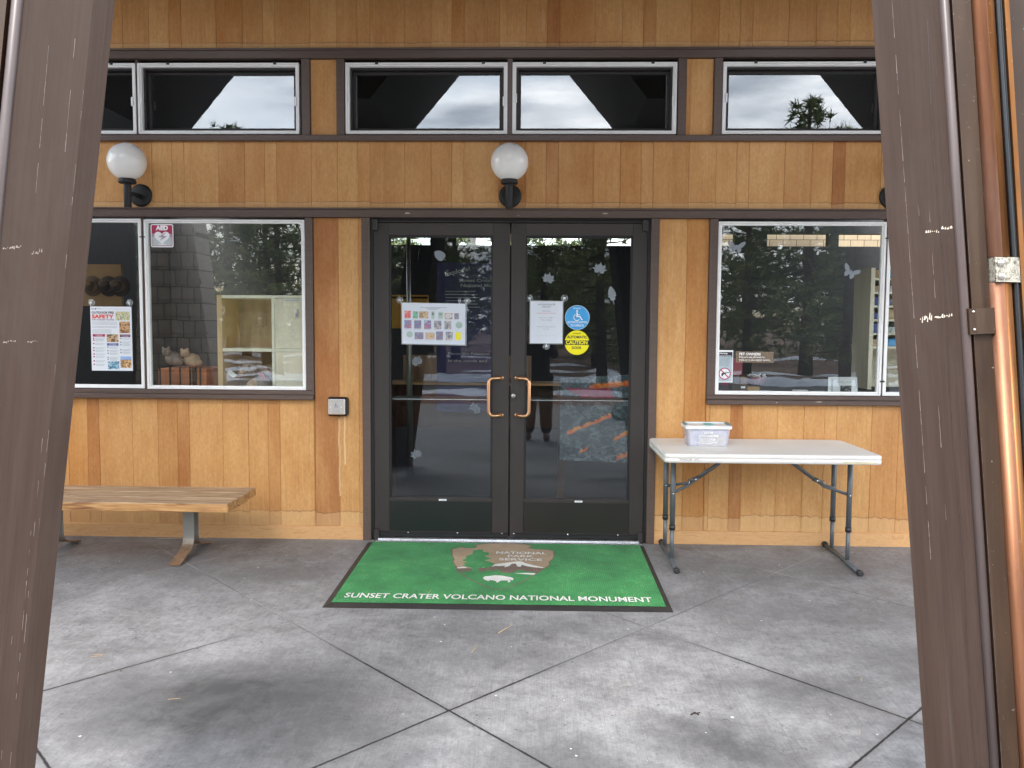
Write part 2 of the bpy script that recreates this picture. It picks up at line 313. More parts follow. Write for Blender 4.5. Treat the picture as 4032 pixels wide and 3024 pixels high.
M['birch'] = simple('birch_plywood', (.92, .84, .66), .45, 0, .08, 5, .05, (3, 3, .5)); M['birchedge'] = simple('birch_edge', (.93, .89, .72), .45, 0, .05)
M['birchbrown'] = simple('brown_cubby_back', (.55, .40, .24), .5, 0, .15, 6, .05, (4, 4, .5))
M['banner'] = simple('indigo_banner', (.06, .058, .17), .6, 0, .1); M['bannertx'] = simple('grey_lilac_lettering', (.6, .6, .64), .6, bump=0)
M['amber'] = simple('amber_board', (.85, .42, .07), .5)
def lava():
    t = NT('printed_lava_photograph'); n_ = t.noise(t.co((1, 1, 1.5)), 14, 9, .75, 1.2); s_ = t.n('SeparateXYZ', None, Vector=t.co()); X, Z = s_.outputs[0], s_.outputs[2]
    rock = t.ramp(n_, [(.3, (.02, .027, .034)), (.5, (.085, .115, .13)), (.72, (.36, .43, .46))])
    fl = None
    for (x0, z0, k, x1, w_) in ((.246, .677, .42, .575, .018), (.41, 1.024, .12, .72, .024), (.60, .631, .5, .75, .016), (.347, .531, .7, .40, .012), (.62, .49, .35, .75, .02)):
        d = t.math('ABSOLUTE', t.math('SUBTRACT', t.math('SUBTRACT', Z, z0), t.math('ADD', t.math('MULTIPLY', t.math('SUBTRACT', X, x0), k), t.math('MULTIPLY', t.math('SUBTRACT', n_, .5), .09))))
        m_ = t.math('MULTIPLY', t.mr(d, w_*.55, w_, 1, 0), t.math('MULTIPLY', t.math('GREATER_THAN', X, x0), t.math('LESS_THAN', X, x1)))
        fl = m_ if fl is None else t.math('MAXIMUM', fl, m_)
    return t.bsdf(t.mix(fl, rock, t.mix(t.mr(n_, .45, .6), (.9, .14, .03), (1, .42, .06))), .5)
M['lava'] = lava()
M['wood2'] = simple('rustic_plank', (.5, .32, .19), .6, 0, .35, 4, .1, (8, 1, .6)); M['walnut'] = simple('dark_walnut', (.1, .045, .025), .4)
M['counter'] = simple('counter_top', (.6, .33, .14), .3)
M['felt'] = simple('brown_felt', (.17, .10, .05), .8); M['felt2'] = simple('dark_brown_felt', (.05, .028, .018), .8); M['straw'] = simple('straw_felt', (.4, .25, .1), .8)
M['peg'] = simple('hat_rack_board', (.42, .24, .09), .5)
def gnd():
    t = NT('forest_floor'); a = t.noise(t.co((1, 2.2, 1)), .35, 8, .68, .5); b = t.noise(t.co(), 6, 5, .7)
    c = t.ramp(b, [(.3, (.07, .04, .03)), (.55, (.15, .09, .06)), (.75, (.21, .14, .09))]); return t.bsdf(c, .95, 0, t.bump(b, .5, .05))
M['ground'] = gnd()
M['cinder'] = simple('red_cinder_mulch', (.19, .085, .055), .95, 0, .4, 14, .5); M['road'] = simple('asphalt_road', (.085, .085, .09), .85, 0, .2, 3, .2)
M['snow'] = simple('old_snow', (.7, .73, .78), .7, 0, .06, 5, .3)
M['bark'] = simple('dark_pine_bark', (.045, .032, .026), .95, 0, .4, 9, .6, (3, 3, .6))
def needles(name, a, b, c):
    t = NT(name); rn = t.n('ObjectInfo').outputs['Random']; n_ = t.noise(t.co(), 1.1, 4, .6); f = t.math('ADD', t.mr(n_, .3, .7, 0, .85), t.math('MULTIPLY', rn, .2))
    return t.bsdf(t.ramp(f, [(0, a), (.5, b), (1, c)]), .75)
M['needle'] = needles('pine_needles', (.045, .080, .030), (.12, .155, .050), (.27, .27, .09))
M['rock'] = simple('dark_lava_rock', (.06, .055, .055), .9, 0, .4, 10, .6)
M['skin'] = simple('skin', (.55, .33, .24), .5, 0, .05); M['jacket'] = simple('dark_navy_jacket', (.012, .014, .022), .85, 0, .2); M['trouser'] = simple('black_trousers', (.009, .009, .01), .9, 0, .2)
M['shoe'] = simple('brown_red_shoes', (.11, .045, .035), .55, 0, .2); M['hair'] = simple('dark_brown_hair', (.03, .018, .012), .6)

# ------------------------------------------------------------------ mesh builder
ORG = {}
class MB:
    def __init__(s): s.v = []; s.f = []; s.mi = []; s.sm = []; s.cur = 0; s.at = {}; s.smooth = False
    def add(s, vs, fs):
        b = len(s.v); s.v += [tuple(x) for x in vs]
        for f in fs: s.f.append([i+b for i in f]); s.mi.append(s.cur); s.sm.append(s.smooth)
    def box(s, x0, x1, y0, y1, z0, z1, bev=0):
        if bev:
            q = [(x0+bev, z0), (x1-bev, z0), (x1, z0+bev), (x1, z1-bev), (x1-bev, z1), (x0+bev, z1), (x0, z1-bev), (x0, z0+bev)]
            ins = lambda p: (min(max(p[0], x0+bev), x1-bev), min(max(p[1], z0+bev), z1-bev))
            rings = [[(*ins(p), y0)] for p in q]
            v = [(ins(p)[0], y0, ins(p)[1]) for p in q] + [(p[0], y0+bev, p[1]) for p in q] + [(p[0], y1, p[1]) for p in q]
            f = [[i for i in range(8)], [16+i for i in range(7, -1, -1)]]
            for k in (0, 8):
                for i in range(8): j = (i+1) % 8; f.append([k+i, k+8+i, k+8+j, k+j])
            s.add(v, f); return
        v = [(x, y, z) for z in (z0, z1) for y in (y0, y1) for x in (x0, x1)]
        s.add(v, [(0, 2, 3, 1), (4, 5, 7, 6), (0, 1, 5, 4), (2, 6, 7, 3), (0, 4, 6, 2), (1, 3, 7, 5)])
    def poly(s, pts, fn): s.add([fn(*p) for p in pts], [list(range(len(pts)))])
    def rect(s, a, b, c, d, fn): s.poly([(a, b), (c, b), (c, d), (a, d)], fn)
    def disc(s, cx, cy, r, fn, n=28, ry=None): s.poly([(cx+r*cos(2*pi*i/n), cy+(ry or r)*sin(2*pi*i/n)) for i in range(n)], fn)
    def ringp(s, cx, cy, r0, r1, fn, a0=0, a1=2*pi, n=32):
        P = [a0+(a1-a0)*i/n for i in range(n+1)]
        s.add([fn(cx+r*cos(a), cy+r*sin(a)) for a in P for r in (r0, r1)], [(2*i, 2*i+1, 2*i+3, 2*i+2) for i in range(n)])
    def prism(s, pts, f0, f1):                         # polygon extruded between two mappings
        n = len(pts); v = [f0(*p) for p in pts]+[f1(*p) for p in pts]
        s.add(v, [list(range(n)), list(range(2*n-1, n-1, -1))]+[(i, i+n, (i+1) % n+n, (i+1) % n) for i in range(n)])
    def tube(s, path, r, n=10, cap=True, flat=None):
        path = [Vector(p) for p in path]; rr = r if isinstance(r, (list, tuple)) else [r]*len(path)
        rings = []; up = None
        for i, p in enumerate(path):
            d = (path[min(i+1, len(path)-1)]-path[max(i-1, 0)]).normalized()
            if up is None: up = Vector((0, 0, 1)) if abs(d.z) < .9 else Vector((1, 0, 0))
            a = d.cross(up)
            if a.length < 1e-4: a = d.orthogonal()
            a.normalize(); b = d.cross(a).normalized(); up = -b if (-b).dot(up) > 0 else b
            rings.append([p+a*(rr[i]*cos(2*pi*k/n))+b*(rr[i]*sin(2*pi*k/n)) for k in range(n)])
        v = [q for g in rings for q in g]; f = []
        for i in range(len(path)-1):
            for k in range(n): f.append((i*n+k, i*n+(k+1) % n, (i+1)*n+(k+1) % n, (i+1)*n+k))
        sm = s.smooth; s.smooth = True; s.add(v, f); s.smooth = sm
        if cap: b = len(s.v)-len(v); s.f += [[b+k for k in range(n)][::-1], [b+(len(path)-1)*n+k for k in range(n)]]; s.mi += [s.cur]*2; s.sm += [False]*2
    def lathe(s, prof, c, axis='Z', n=28):
        v = []
        for r, h in prof:
            for k in range(n):
                a = 2*pi*k/n; p = (r*cos(a), r*sin(a), h)
                if axis == 'Y': p = (p[0], h, p[1])
                if axis == 'X': p = (h, p[0], p[1])
                v.append((c[0]+p[0], c[1]+p[1], c[2]+p[2]))
        f = [(i*n+k, i*n+(k+1) % n, (i+1)*n+(k+1) % n, (i+1)*n+k) for i in range(len(prof)-1) for k in range(n)]
        sm = s.smooth; s.smooth = True; s.add(v, f); s.smooth = sm
    def text(s, body, x0, y0, x1, y1, fn, bold=0.0):    # lettering fitted into a rectangle, laid by fn
        cu = bpy.data.curves.new('t', 'FONT'); cu.body = body; cu.offset = bold; cu.resolution_u = 3
        o = bpy.data.objects.new('t', cu); C.objects.link(o); bpy.context.view_layer.update()
        me = bpy.data.meshes.new_from_object(o.evaluated_get(bpy.context.evaluated_depsgraph_get()))
        P = [v.co.copy() for v in me.vertices]; F = [list(p.vertices) for p in me.polygons]
        bpy.data.objects.remove(o); bpy.data.curves.remove(cu); bpy.data.meshes.remove(me)
        if not P: return
        ax, bx = min(p.x for p in P), max(p.x for p in P); ay, by = min(p.y for p in P), max(p.y for p in P)
        s.add([fn(x0+(p.x-ax)/(bx-ax)*(x1-x0), y0+(p.y-ay)/(by-ay)*(y1-y0)) for p in P], F)
    def build(s, name, mats, parent=None, link=True):
        if not isinstance(mats, (list, tuple)): mats = [mats]
        o0 = ORG.get(parent.name, (0, 0, 0)) if parent else (0, 0, 0)
        me = bpy.data.meshes.new(name); me.from_pydata([(a-o0[0], b-o0[1], c-o0[2]) for a, b, c in s.v], [], s.f)
        for m in mats: me.materials.append(M[m] if isinstance(m, str) else m)
        me.polygons.foreach_set('material_index', s.mi); me.polygons.foreach_set('use_smooth', s.sm)
        for k, a in s.at.items():
            at = me.attributes.new(k, 'FLOAT', 'POINT'); at.data.foreach_set('value', a)
        me.update(); o = bpy.data.objects.new(name, me); C.objects.link(o)
        if parent: o.parent = parent; ORG[o.name] = o0
        return o

def pieces(name, mat, parent, boxes):                  # one object per piece
    for b in boxes: q = MB(); q.box(*b); q.build(name, mat, parent)
def tag(o, label=None, cat=None, group=None, kind=None):
    if label: o['label'] = label
    if cat: o['category'] = cat
    if group: o['group'] = group
    if kind: o['kind'] = kind
    return o
def thing(name, label, cat, loc=(0, 0, 0), group=None):
    o = bpy.data.objects.new(name, None); C.objects.link(o); o.location = loc; o.empty_display_size = .1; ORG[o.name] = loc
    return tag(o, label, cat, group)
def copy_tree(o, parent=None):
    c = o.copy(); C.objects.link(c)
    if parent: c.parent = parent
    for ch in o.children: copy_tree(ch, c)
    return c
def W(y): return lambda u, v: (u, y, v)               # a wall plane at depth y
def G(h): return lambda u, v: (u, v, SL*v+h)          # the sloping patio, h above it

# ------------------------------------------------------------------ ground, patio, road, snow
mb = MB(); mb.poly([(-400, -400), (400, -400), (400, 300), (-400, 300)], lambda u, v: (u, v, -.42)); tag(mb.build('ground', 'ground'), kind='structure')
mb = MB(); n = 40
mb.add([(x, y, SL*y - (0 if y > -9 else .0)) for y in (-13.6, -9, -6, -3, .12) for x in (-9, 9)], [(2*i, 2*i+1, 2*i+3, 2*i+2) for i in range(4)])
mb.box(-9, 9, -13.6, -13.55, -.5, SL*-13.6-.004)
tag(mb.build('patio', 'concrete'), kind='structure')
def rough_strip(name, m, y0, y1, z, x0=-45, x1=45, amp=.4, seed=0, n=120):
    rnd = random.Random(seed); mb = MB(); a = [rnd.uniform(-amp, amp) for _ in range(n+1)]; b = [rnd.uniform(-amp, amp) for _ in range(n+1)]
    mb.add([p for i in range(n+1) for p in ((x0+(x1-x0)*i/n, y0+a[i], z), (x0+(x1-x0)*i/n, y1+b[i], z))], [(2*i, 2*i+1, 2*i+3, 2*i+2) for i in range(n)])
    return tag(mb.build(name, m), kind='structure')
rough_strip('cinder_bed', 'cinder', -17.6, -13.5, -.395, amp=.1, seed=1)
rough_strip('road', 'road', -22.3, -17.8, -.39, x0=-90, x1=90, amp=0)
mb = MB(); rnd = random.Random(5); mb.smooth = True
def mound(mb, cx, cy, rx, ry, h, z, rnd):
    k = 14; vs = [(cx, cy, z+h)]
    for ring, (f, hh) in enumerate(((.55, .8), (1, 0))):
        for i in range(k):
            a = 2*pi*i/k; q = f*rnd.uniform(.75, 1.15); vs.append((cx+rx*q*cos(a), cy+ry*q*sin(a), z+h*hh*rnd.uniform(.6, 1.1)))
    fs = [(0, 1+i, 1+(i+1) % k) for i in range(k)]+[(1+i, 1+k+i, 1+k+(i+1) % k, 1+(i+1) % k) for i in range(k)]
    mb.add(vs, fs)
for yy, cnt, hh in ((-17.4, 34, .16), (-22.6, 50, .26), (-25.5, 16, .10), (-29, 16, .12), (-35, 15, .12), (-44, 16, .15)):
    for i in range(cnt):
        wx = rnd.uniform(.5, 2.6)*abs(yy)/26; mound(mb, rnd.uniform(-1.5, 1.5)*abs(yy)*.6, yy+rnd.gauss(0, .25), wx, rnd.uniform(.2, .5), hh*rnd.uniform(.5, 1.2), -.41, rnd)
for x, y in ((3.6, -10.4), (5.3, -9.3), (-6, -12.5)): mound(mb, x, y, .6, .3, .12, SL*y-.01, rnd)
tag(mb.build('snow', 'snow'), 'patches and ridges of old snow on the forest floor', kind='stuff')

# ------------------------------------------------------------------ the building
B = thing('visitor_center', 'low cedar sided building with dark brown trim, glass double door and clerestory windows', 'building')
PAT = (.234, .178, .137, .082)
def siding(x0, x1, z0, z1, m='cedar', y=0.0):
    mb = MB(); bd = []; hb = []; rnd = random.Random(int(x0*1000)+int(z0*777)); x = -.486-.631*8; k = 0
    while x < x1:
        wd = PAT[k % 4]; a, b = max(x, x0), min(x+wd, x1)
        if b-a > .004:
            col = rnd.random(); yo = y+rnd.uniform(0, .0022)
            if wd < .1 and rnd.random() < .25: col = .97
            elif col > .9: col -= .1*rnd.random()
            P = [(a+.0002, y+.03), (a+.0002, yo+.0028), (a+.003, yo), (b-.003, yo), (b-.0002, yo+.0028), (b-.0002, y+.03)]
            mb.add([(p[0], p[1], z) for z in (z0, z1) for p in P], [(i, i+1, i+7, i+6) for i in range(5)]+[(0, 5, 4, 3, 2, 1), (6, 7, 8, 9, 10, 11)])
            bd += [col]*12; hb += [0]*6+[z1-z0]*6
        x += wd; k += 1
    mb.at = {'bd': bd, 'hb': hb}; return mb.build('siding', m, B)
XL, XR = -5.2, 5.0
siding(XL, XR, 3.309, 3.925); siding(XL, XR, 2.262, 2.703)
for a, b in ((-1.506, -1.175), (.822, 1.156)): siding(a, b, .092, 2.196)
siding(XL, -1.508, .092, .964); siding(1.158, XR, .092, .962)
siding(-1.515, -1.338, 2.742, 3.24, 'cedar_plain', .003); siding(.983, 1.162, 2.742, 3.24, 'cedar_plain', .003)
siding(XL, -3.9, .97, 2.196); siding(3.55, XR, .97, 2.196); siding(XL, -3.85, 2.742, 3.24, 'cedar_plain'); siding(3.47, XR, 2.742, 3.24, 'cedar_plain')
mb = MB()                                             # wall core behind the boards, with real openings
holes_x = [(-3.8, -1.55), (-1.115, .765), (1.2, 3.45)]
for x0, x1 in ((XL, -3.9), (-1.5, -1.175), (.822, 1.16), (3.55, XR)): mb.box(x0, x1, .032, .16, 0, 2.22)
mb.box(XL, -1.175, .032, .159, 0, .96); mb.box(.822, XR, .032, .159, 0, .958)
mb.box(XL, XR, .032, .16, 2.222, 2.72)
mb.box(XL, XR, .032, .16, 3.26, 3.925)
for x0, x1 in ((XL, -3.85), (-1.55, -1.31), (.95, 1.2), (3.47, XR)): mb.box(x0, x1, .034, .158, 2.72, 3.26)
mb.build('wall_core', 'dirtgap', B)
mb = MB()
pieces('base_board', 'base', B, [(x0, x1, -.012, .03, -.012, .091, .003) for x0, x1 in ((XL, -1.1735), (.8205, XR))])
mb = MB(); mb.box(XL, XR, -.03, .03, 2.199, 2.2505, .003); mb.box(XL, XR, -.038, .03, 2.2508, 2.2615, .002); mb.build('lintel', 'trim', B)
mb = MB(); mb.box(XL, XR, -.022, .03, 3.244, 3.295, .003); mb.box(XL, XR, -.03, .03, 3.2953, 3.308, .002); mb.box(XL, XR, -.032, .03, 2.7035, 2.7415, .004); mb.build('clerestory_trim', 'trim', B)
mb = MB()
pieces('window_post', 'trim', B, [(a, b, -.015, .03, 2.742, 3.2435, .003) for a, b in ((-1.572, -1.5155), (-1.3375, -1.284), (.928, .982), (1.163, 1.217))]+[(a, b, -.02, .03, z0, 2.1985, .003) for a, b, z0 in ((-1.558, -1.507, 1.029), (1.157, 1.212, 1.022))])
mb = MB()
for a, b, dz in ((-3.95, -1.5055, 0), (1.1565, 3.6, -.006)):
    mb = MB(); mb.box(a, b, -.024, .03, .9995+dz, 1.0285+dz, .003); mb.box(a, b, -.042, .03, .966+dz, .999+dz, .005); mb.build('window_sill', 'trim', B)
rnd = random.Random(2); patchmark_xy = ((-.86, 2.226, .04, .012), (.46, 2.228, .045, .008), (-.12, 2.214, .02, .003), (1.9, .985, .05, .006), (1.62, .978, .012, .008))
for x, z, w_, h_ in patchmark_xy:
    yy = -.0312 if z > 2 else -.0432; mb = MB()
    mb.poly([(x+w_*.5*cos(a)*rnd.uniform(.6, 1.1), z+h_*.5*sin(a)*rnd.uniform(.6, 1.1)) for a in [i*.52 for i in range(12)]], W(yy)); mb.build('bare_patch', 'chip', B)
pieces('hook', 'darkframe', B, [(-2.69, -2.653, -.014, -.006, 2.062, 2.068), (2.312, 2.34, -.014, -.006, 1.118, 1.128), (2.312, 2.34, -.014, -.006, 2.07, 2.076)])
# mullions between neighbouring frames
pieces('mullion', 'trim', B, [(a, b, 0, .05, z0, z1) for a, b, z0, z1 in ((-2.6805, -2.6615, 1.029, 2.198), (2.3205, 2.3315, 1.023, 2.198), (-2.694, -2.681, 2.742, 3.243), (-.1975, -.1645, 2.742, 3.243), (2.302, 2.33, 2.742, 3.243))])

def window(x0, x1, z0, z1, m, upper=False, latch=(True, True)):
    mb = MB(); fw = .026; y = -.004
    def fr(mb, x0, x1, z0, z1, fw, ya, yb, bev):
        mb.box(x0, x1, ya, yb, z1-fw, z1, bev); mb.box(x0, x1, ya, yb, z0, z0+fw, bev)
        mb.box(x0, x0+fw, ya+.0005, yb, z0+fw, z1-fw, 0); mb.box(x1-fw, x1, ya+.0005, yb, z0+fw, z1-fw, 0)
    fr(mb, x0, x1, z0, z1, .013, y-.004, .03, .002); fr(mb, x0+.0132, x1-.0132, z0+.0132, z1-.0132, .011, y+.004, .03, .002)
    f = mb.build('window', 'white', B); o = .025
    if upper:
        i = MB(); fr(i, x0+.024, x1-.024, z0+.024, z1-.024, .013, .03, .1, .002); fr(i, x0+.037, x1-.037, z0+.037, z1-.037, .018, .07, .11, .003); i.build('inner_frame', 'darkframe', f)
        g = MB(); g.box(x0+.05, x1-.05, .088, .092, z0+.05, z1-.05); g.build('pane', m, f)
        pieces('latch', 'whitep', f, [(x0+.018, x0+.03, -.014, .0, (z0+z1)/2-.03, (z0+z1)/2+.03, .002), (x1-.03, x1-.018, -.014, .0, (z0+z1)/2-.05, (z0+z1)/2+.01, .002)])
        pieces('clip', 'black', f, [(xx, xx+.02, -.012, .0, z1-.012, z1+.006, .001) for xx in (x0+.2, x1-.17)])
    else:
        g = MB(); g.box(x0+o-.004, x1-o+.004, .012, .016, z0+o-.004, z1-o+.004); g.build('pane', m, f)
    return f
for x0, x1 in ((-3.785, -2.6945), (-2.68, -1.59), (-1.278, -.198), (-.164, .92), (1.2215, 2.3), (2.332, 3.42)): window(x0, x1, 2.752, 3.2185, 'glassU', True)
for x0, x1, a, b in ((-3.77, -2.681, 1.034, 2.188), (-2.661, -1.563, 1.031, 2.184), (1.215, 2.32, 1.026, 2.181), (2.332, 3.43, 1.026, 2.181)): window(x0, x1, a, b, 'glassL')

# doors
pieces('door_jamb', 'trim', B, [(a, b, -.024, .03, -.02, 2.1985, .003) for a, b in ((-1.1735, -1.118), (.7675, .821))])
mb = MB(); mb.box(-1.1178, -1.1, -.004, .1, -.02, 2.1985); mb.box(.749, .7673, -.004, .1, -.02, 2.1985); mb.box(-1.0998, .7488, .03, .1, 2.168, 2.198); mb.box(-1.0998, .7488, .012, .03, 2.183, 2.1975)
mb.build('door_frame', 'black', B)
mb = MB(); mb.box(-1.085, .735, .0, .03, 2.1715, 2.18, .001); mb.build('header_strip', 'bronze', B)
mb = MB(); mb.box(-1.085, .735, -.075, .12, -.012, .008, .002); mb.box(-1.085, .735, -.03, .1, .0081, .017, .002); mb.build('threshold', 'alu', B)
def door(x0, x1, gx0, gx1, side):
    z0, z1, gz0, gz1 = .024, 2.1665, .295, 2.083; mb = MB()
    mb.box(x0, gx0, .004, .05, z0, z1, .002); mb.box(gx1, x1, .004, .05, z0, z1, .002); mb.cur = 1
    mb.box(gx0+.0005, gx1-.0005, .0045, .05, gz1, z1, .002); mb.box(gx0+.0005, gx1-.0005, .0045, .05, z0, gz0, .002)
    mb.cur = 2; e = .013
    mb.box(gx0+.0003, gx0+e, .012, .04, gz0, gz1); mb.box(gx1-e, gx1-.0003, .012, .04, gz0, gz1); mb.box(gx0+e, gx1-e, .012, .04, gz1-e, gz1-.0003)
    mb.cur = 1; mb.box(gx0+.001, gx1-.001, -.001, .0043, gz0-.012, gz0-.001, .001)
    d = mb.build('door', ['bronze', 'bronze2', 'black'], B)
    g = MB(); g.box(gx0+.008, gx1-.008, .022, .027, gz0-.002, gz1-.008); g.build('pane', 'glassD', d)
    k = MB(); k.box(gx0+.002, gx1-.002, .0025, .0044, .062, gz0-.022); k.build('kick_plate', 'kickL' if side < 0 else 'kickR', d)
    s = MB(); s.box(x0+.03, x1-.004, -.008, .0038, .03, .056, .002); s.cur = 1
    for xx in ((x0+.235, x0+.575, x1-.042) if side < 0 else (x0+.03, x0+.4, x1-.17)): s.lathe([(.0001, -.0115), (.004, -.0105), (.005, -.0085)], (xx, 0, .055), 'Y', 10)
    s.build('door_sweep', ['black', 'alu'], d)
    h = MB(); zt, zb = 1.126, .872; xa = x1-.052 if side < 0 else x0+.045; dx = -.083*1 if side < 0 else .083; P = []
    rad = .032
    P.append((xa, .004, zt)); P.append((xa+dx*.12, -.03, zt))
    for i in range(6):
        a = i/5*pi/2; P.append((xa+dx-(rad*(1-sin(a)))*(1 if dx > 0 else -1), -.055-.008*i/5, zt-rad*(1-cos(a))))
    Q = [(p[0], p[1], zt+zb-p[2]) for p in P][::-1]; h.tube(P+Q, .0115, 14)
    for zz in (zt, zb): h.lathe([(.0001, -.004), (.0165, -.004), (.0165, .004)], (xa, 0, zz), 'Y', 16)
    h.build('door_handle', 'handle', d)
    lb = MB(); xx = -.653 if side < 0 else .279; lb.box(xx, xx+.053, -.0032, -.0012, .2765, .2885); lb.cur = 1; lb.rect(xx+.012, .281, xx+.045, .2835, W(-.0036)); lb.build('maker_label', ['whitep', 'grey_ink'], d)
    px = x0+.002 if side < 0 else x1-.034
    pieces('pivot_hinge', 'bronze', d, [(px, px+.032, -.028, .004, 2.112, 2.19, .005), (px, px+.032, -.03, .004, -.004, .078, .004)])
    br = MB(); br.box(gx0, gx1, .055, .085, .962, .99); br.cur = 1; br.rect(gx0+.0135, .969, gx1-.0135, .9735, W(.0535)); br.build('push_bar', ['black', 'alu'], d)
    if side > 0:
        lk = MB(); lk.box(-.165+.0005, -.124, -.004, .004, .974, 1.035, .002); lk.cur = 1; lk.lathe([(.0001, -.016), (.013, -.016), (.0155, -.012), (.0165, -.004)], (-.1455, 0, 1.0045), 'Y', 20)
        lk.cur = 0; lk.box(-.1467, -.1443, -.0168, -.0155, .998, 1.011); lk.build('lock', ['bronze', 'steel'], d)
    return d
door(-1.099, -.1755, -.994, -.287, -1); door(-.1655, .748, -.07, .651, 1)

# porch roof and gabled front (above the frame; the upper panes mirror the openings, other pieces are added for shade)
mb = MB(); mb.box(-4.2, XR, -3.66, -1.7, 5.2, 5.4); mb.box(XL, XR, -1.749, .16, 3.93, 4.1); mb.box(XL, XR, -1.75, -1.65, 4.1, 5.4); mb.box(XL, XR, .16, 9, 3.66, 3.8)  # low slab next to the wall added to darken the top boards
mb.build('roof', 'soffit', B)
mb = MB(); f0, f1 = W(-1.75), W(-3.62)
mb.prism([(-4.05, 3.5), (-4.03, 3.5), (-2.88, 4.85), (-2.1, 4.85), (-2.1, 3.5), (-1.5, 3.5), (-.34, 4.86), (-.16, 4.86), (.98, 3.5), (1.6, 3.5), (1.6, 4.85), (2.6, 4.85), (3.72, 3.5), (XR, 3.5), (XR, 5.2), (-4.05, 5.2)], f0, f1)  # mirrored openings; extra depth towards the wall added to darken its upper part
mb.prism([(XL, 3.5), (-4.051, 3.5), (-4.051, 5.2), (XL, 5.2)], W(-3.52), f1)  # left end kept thin so daylight reaches the shingled pier
mb.build('gable_front', 'soffit', B)
mb = MB(); mb.box(XL, XR, -3.44, -3.28, 2.74, 3.498); mb.build('shade_beam', 'soffit', B)  # unseen beam added to cut the daylight on wall and inner patio
mb = MB(); mb.box(-9, -4.62, -3.9, -3.75, -.2, 3.5); mb.build('added_dark_wall', 'soffit', B)  # unseen wall added so the far left pane mirrors something black
# interior shell
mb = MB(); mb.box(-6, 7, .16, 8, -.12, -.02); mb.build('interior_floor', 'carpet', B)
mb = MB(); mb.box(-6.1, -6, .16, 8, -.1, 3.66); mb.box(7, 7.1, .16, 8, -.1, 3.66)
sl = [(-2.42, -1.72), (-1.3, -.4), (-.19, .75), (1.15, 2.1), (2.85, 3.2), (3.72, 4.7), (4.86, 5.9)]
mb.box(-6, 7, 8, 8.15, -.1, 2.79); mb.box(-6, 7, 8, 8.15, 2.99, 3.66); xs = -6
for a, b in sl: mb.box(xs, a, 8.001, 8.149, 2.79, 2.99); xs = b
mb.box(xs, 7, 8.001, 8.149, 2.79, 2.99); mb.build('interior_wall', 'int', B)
wing = MB(); wing.box(2.5, 12, 9.6, 12, -.4, 5); tag(wing.build('building_wing', 'shingle2'), 'pale cedar shingled wing seen through the back windows', 'building')

# ------------------------------------------------------------------ columns, flashing, downspout
def lean(k): return lambda z: (lambda x, y: (x+k*z, y, z))
def scratch_line(mb, xf, y, z0, z1, wd, rnd, duty=.6, step=.03):
    z = z0
    while z < z1:
        l = rnd.uniform(.3, 1.6)*step
        if rnd.random() < duty:
            a = wd*rnd.uniform(.4, 1.2); x = xf(z); x2 = xf(z+l)
            mb.add([(x-a/2, y, z), (x+a/2, y, z+.002), (x2+a/2, y, z+l), (x2-a/2*rnd.random(), y, z+l+.002)], [(0, 1, 2, 3)])
        z += l
def patchmark(mb, xc, y, zc, wd, ht, rnd, n=9):
    for i in range(n):
        x = xc+(i/n-.5)*wd; h = ht*rnd.uniform(.2, 1); z = zc+rnd.uniform(-.3, .3)*ht+(i/n-.5)*wd*.12
        w_ = wd/n*rnd.uniform(.4, 1.1); mb.add([(x, y, z-h/2), (x+w_, y, z-h/2+rnd.uniform(-.002, .002)), (x+w_*.9, y, z+h/2), (x+.001, y, z+h/2*rnd.random())], [(0, 1, 2, 3)])
rnd = random.Random(3)
kL, kR = .1354, -.108
def nose_pts(xa, xb, y):
    return [(xa, y+.02)]+[((xa+xb)/2-(xb-xa)/2*cos(pi*i/6), y-.012*sin(pi*i/6)) for i in range(7)]+[(xb, y+.02)]
CL = thing('leaning_column', 'leaning brown painted column at the left edge, with pale scratches', 'column', (-1.45, -3.52, -.09))
mb = MB(); z0, z1 = -.12, 3.62; f = lean(kL); mb.prism([(-1.573, -3.57), (-1.3986, -3.57), (-1.356, -3.55), (-1.43, -3.45), (-1.573, -3.45)], f(z0), f(z1)); mb.cur = 1
scratch_line(mb, lambda z: -1.3998+kL*z+.0, -3.5704, .9, 2.3, .0007, rnd, .2)
for (dx, a, b, d) in ((-.085, 1.8, 2.15, .7), (-.02, 1.9, 2.2, .5), (-.02, .3, 1.0, .35), (-.045, .25, .7, .25), (-.012, .6, 1.2, .3)):
    scratch_line(mb, lambda z, dx=dx: -1.4+kL*z+dx-.012*(z-1), -3.5705, a, b, .0009, rnd, d)
patchmark(mb, -1.315, -3.5707, 1.665, .05, .008, rnd); patchmark(mb, -1.252, -3.5707, 1.655, .03, .012, rnd, 6); patchmark(mb, -1.33, -3.5707, 1.43, .035, .006, rnd, 6); patchmark(mb, -1.27, -3.5707, 1.43, .03, .005, rnd, 5)
mb.build('post', ['colL', 'scr'], CL)
mb = MB(); mb.smooth = True; mb.prism(nose_pts(-1.602, -1.5735, -3.57), f(z0), f(z1)); mb.build('edge_moulding', 'nose', CL)
mb = MB(); mb.prism([(-1.74, -3.575), (-1.612, -3.575), (-1.612, -3.48), (-1.74, -3.48)], f(z0), f(z1)); mb.prism([(-1.612, -3.545), (-1.602, -3.545), (-1.602, -3.48), (-1.612, -3.48)], f(z0), f(z1)); mb.build('copper_flashing', 'copperdark', CL)
CR = thing('leaning_column', 'leaning brown painted column on the right, beside the copper downspout', 'column', (1.15, -3.52, -.09))
mb = MB(); f = lean(kR); mb.prism([(1.089, -3.57), (1.2015, -3.57), (1.2015, -3.45), (1.12, -3.45), (1.0505, -3.55)], f(z0), f(z1)); mb.cur = 1
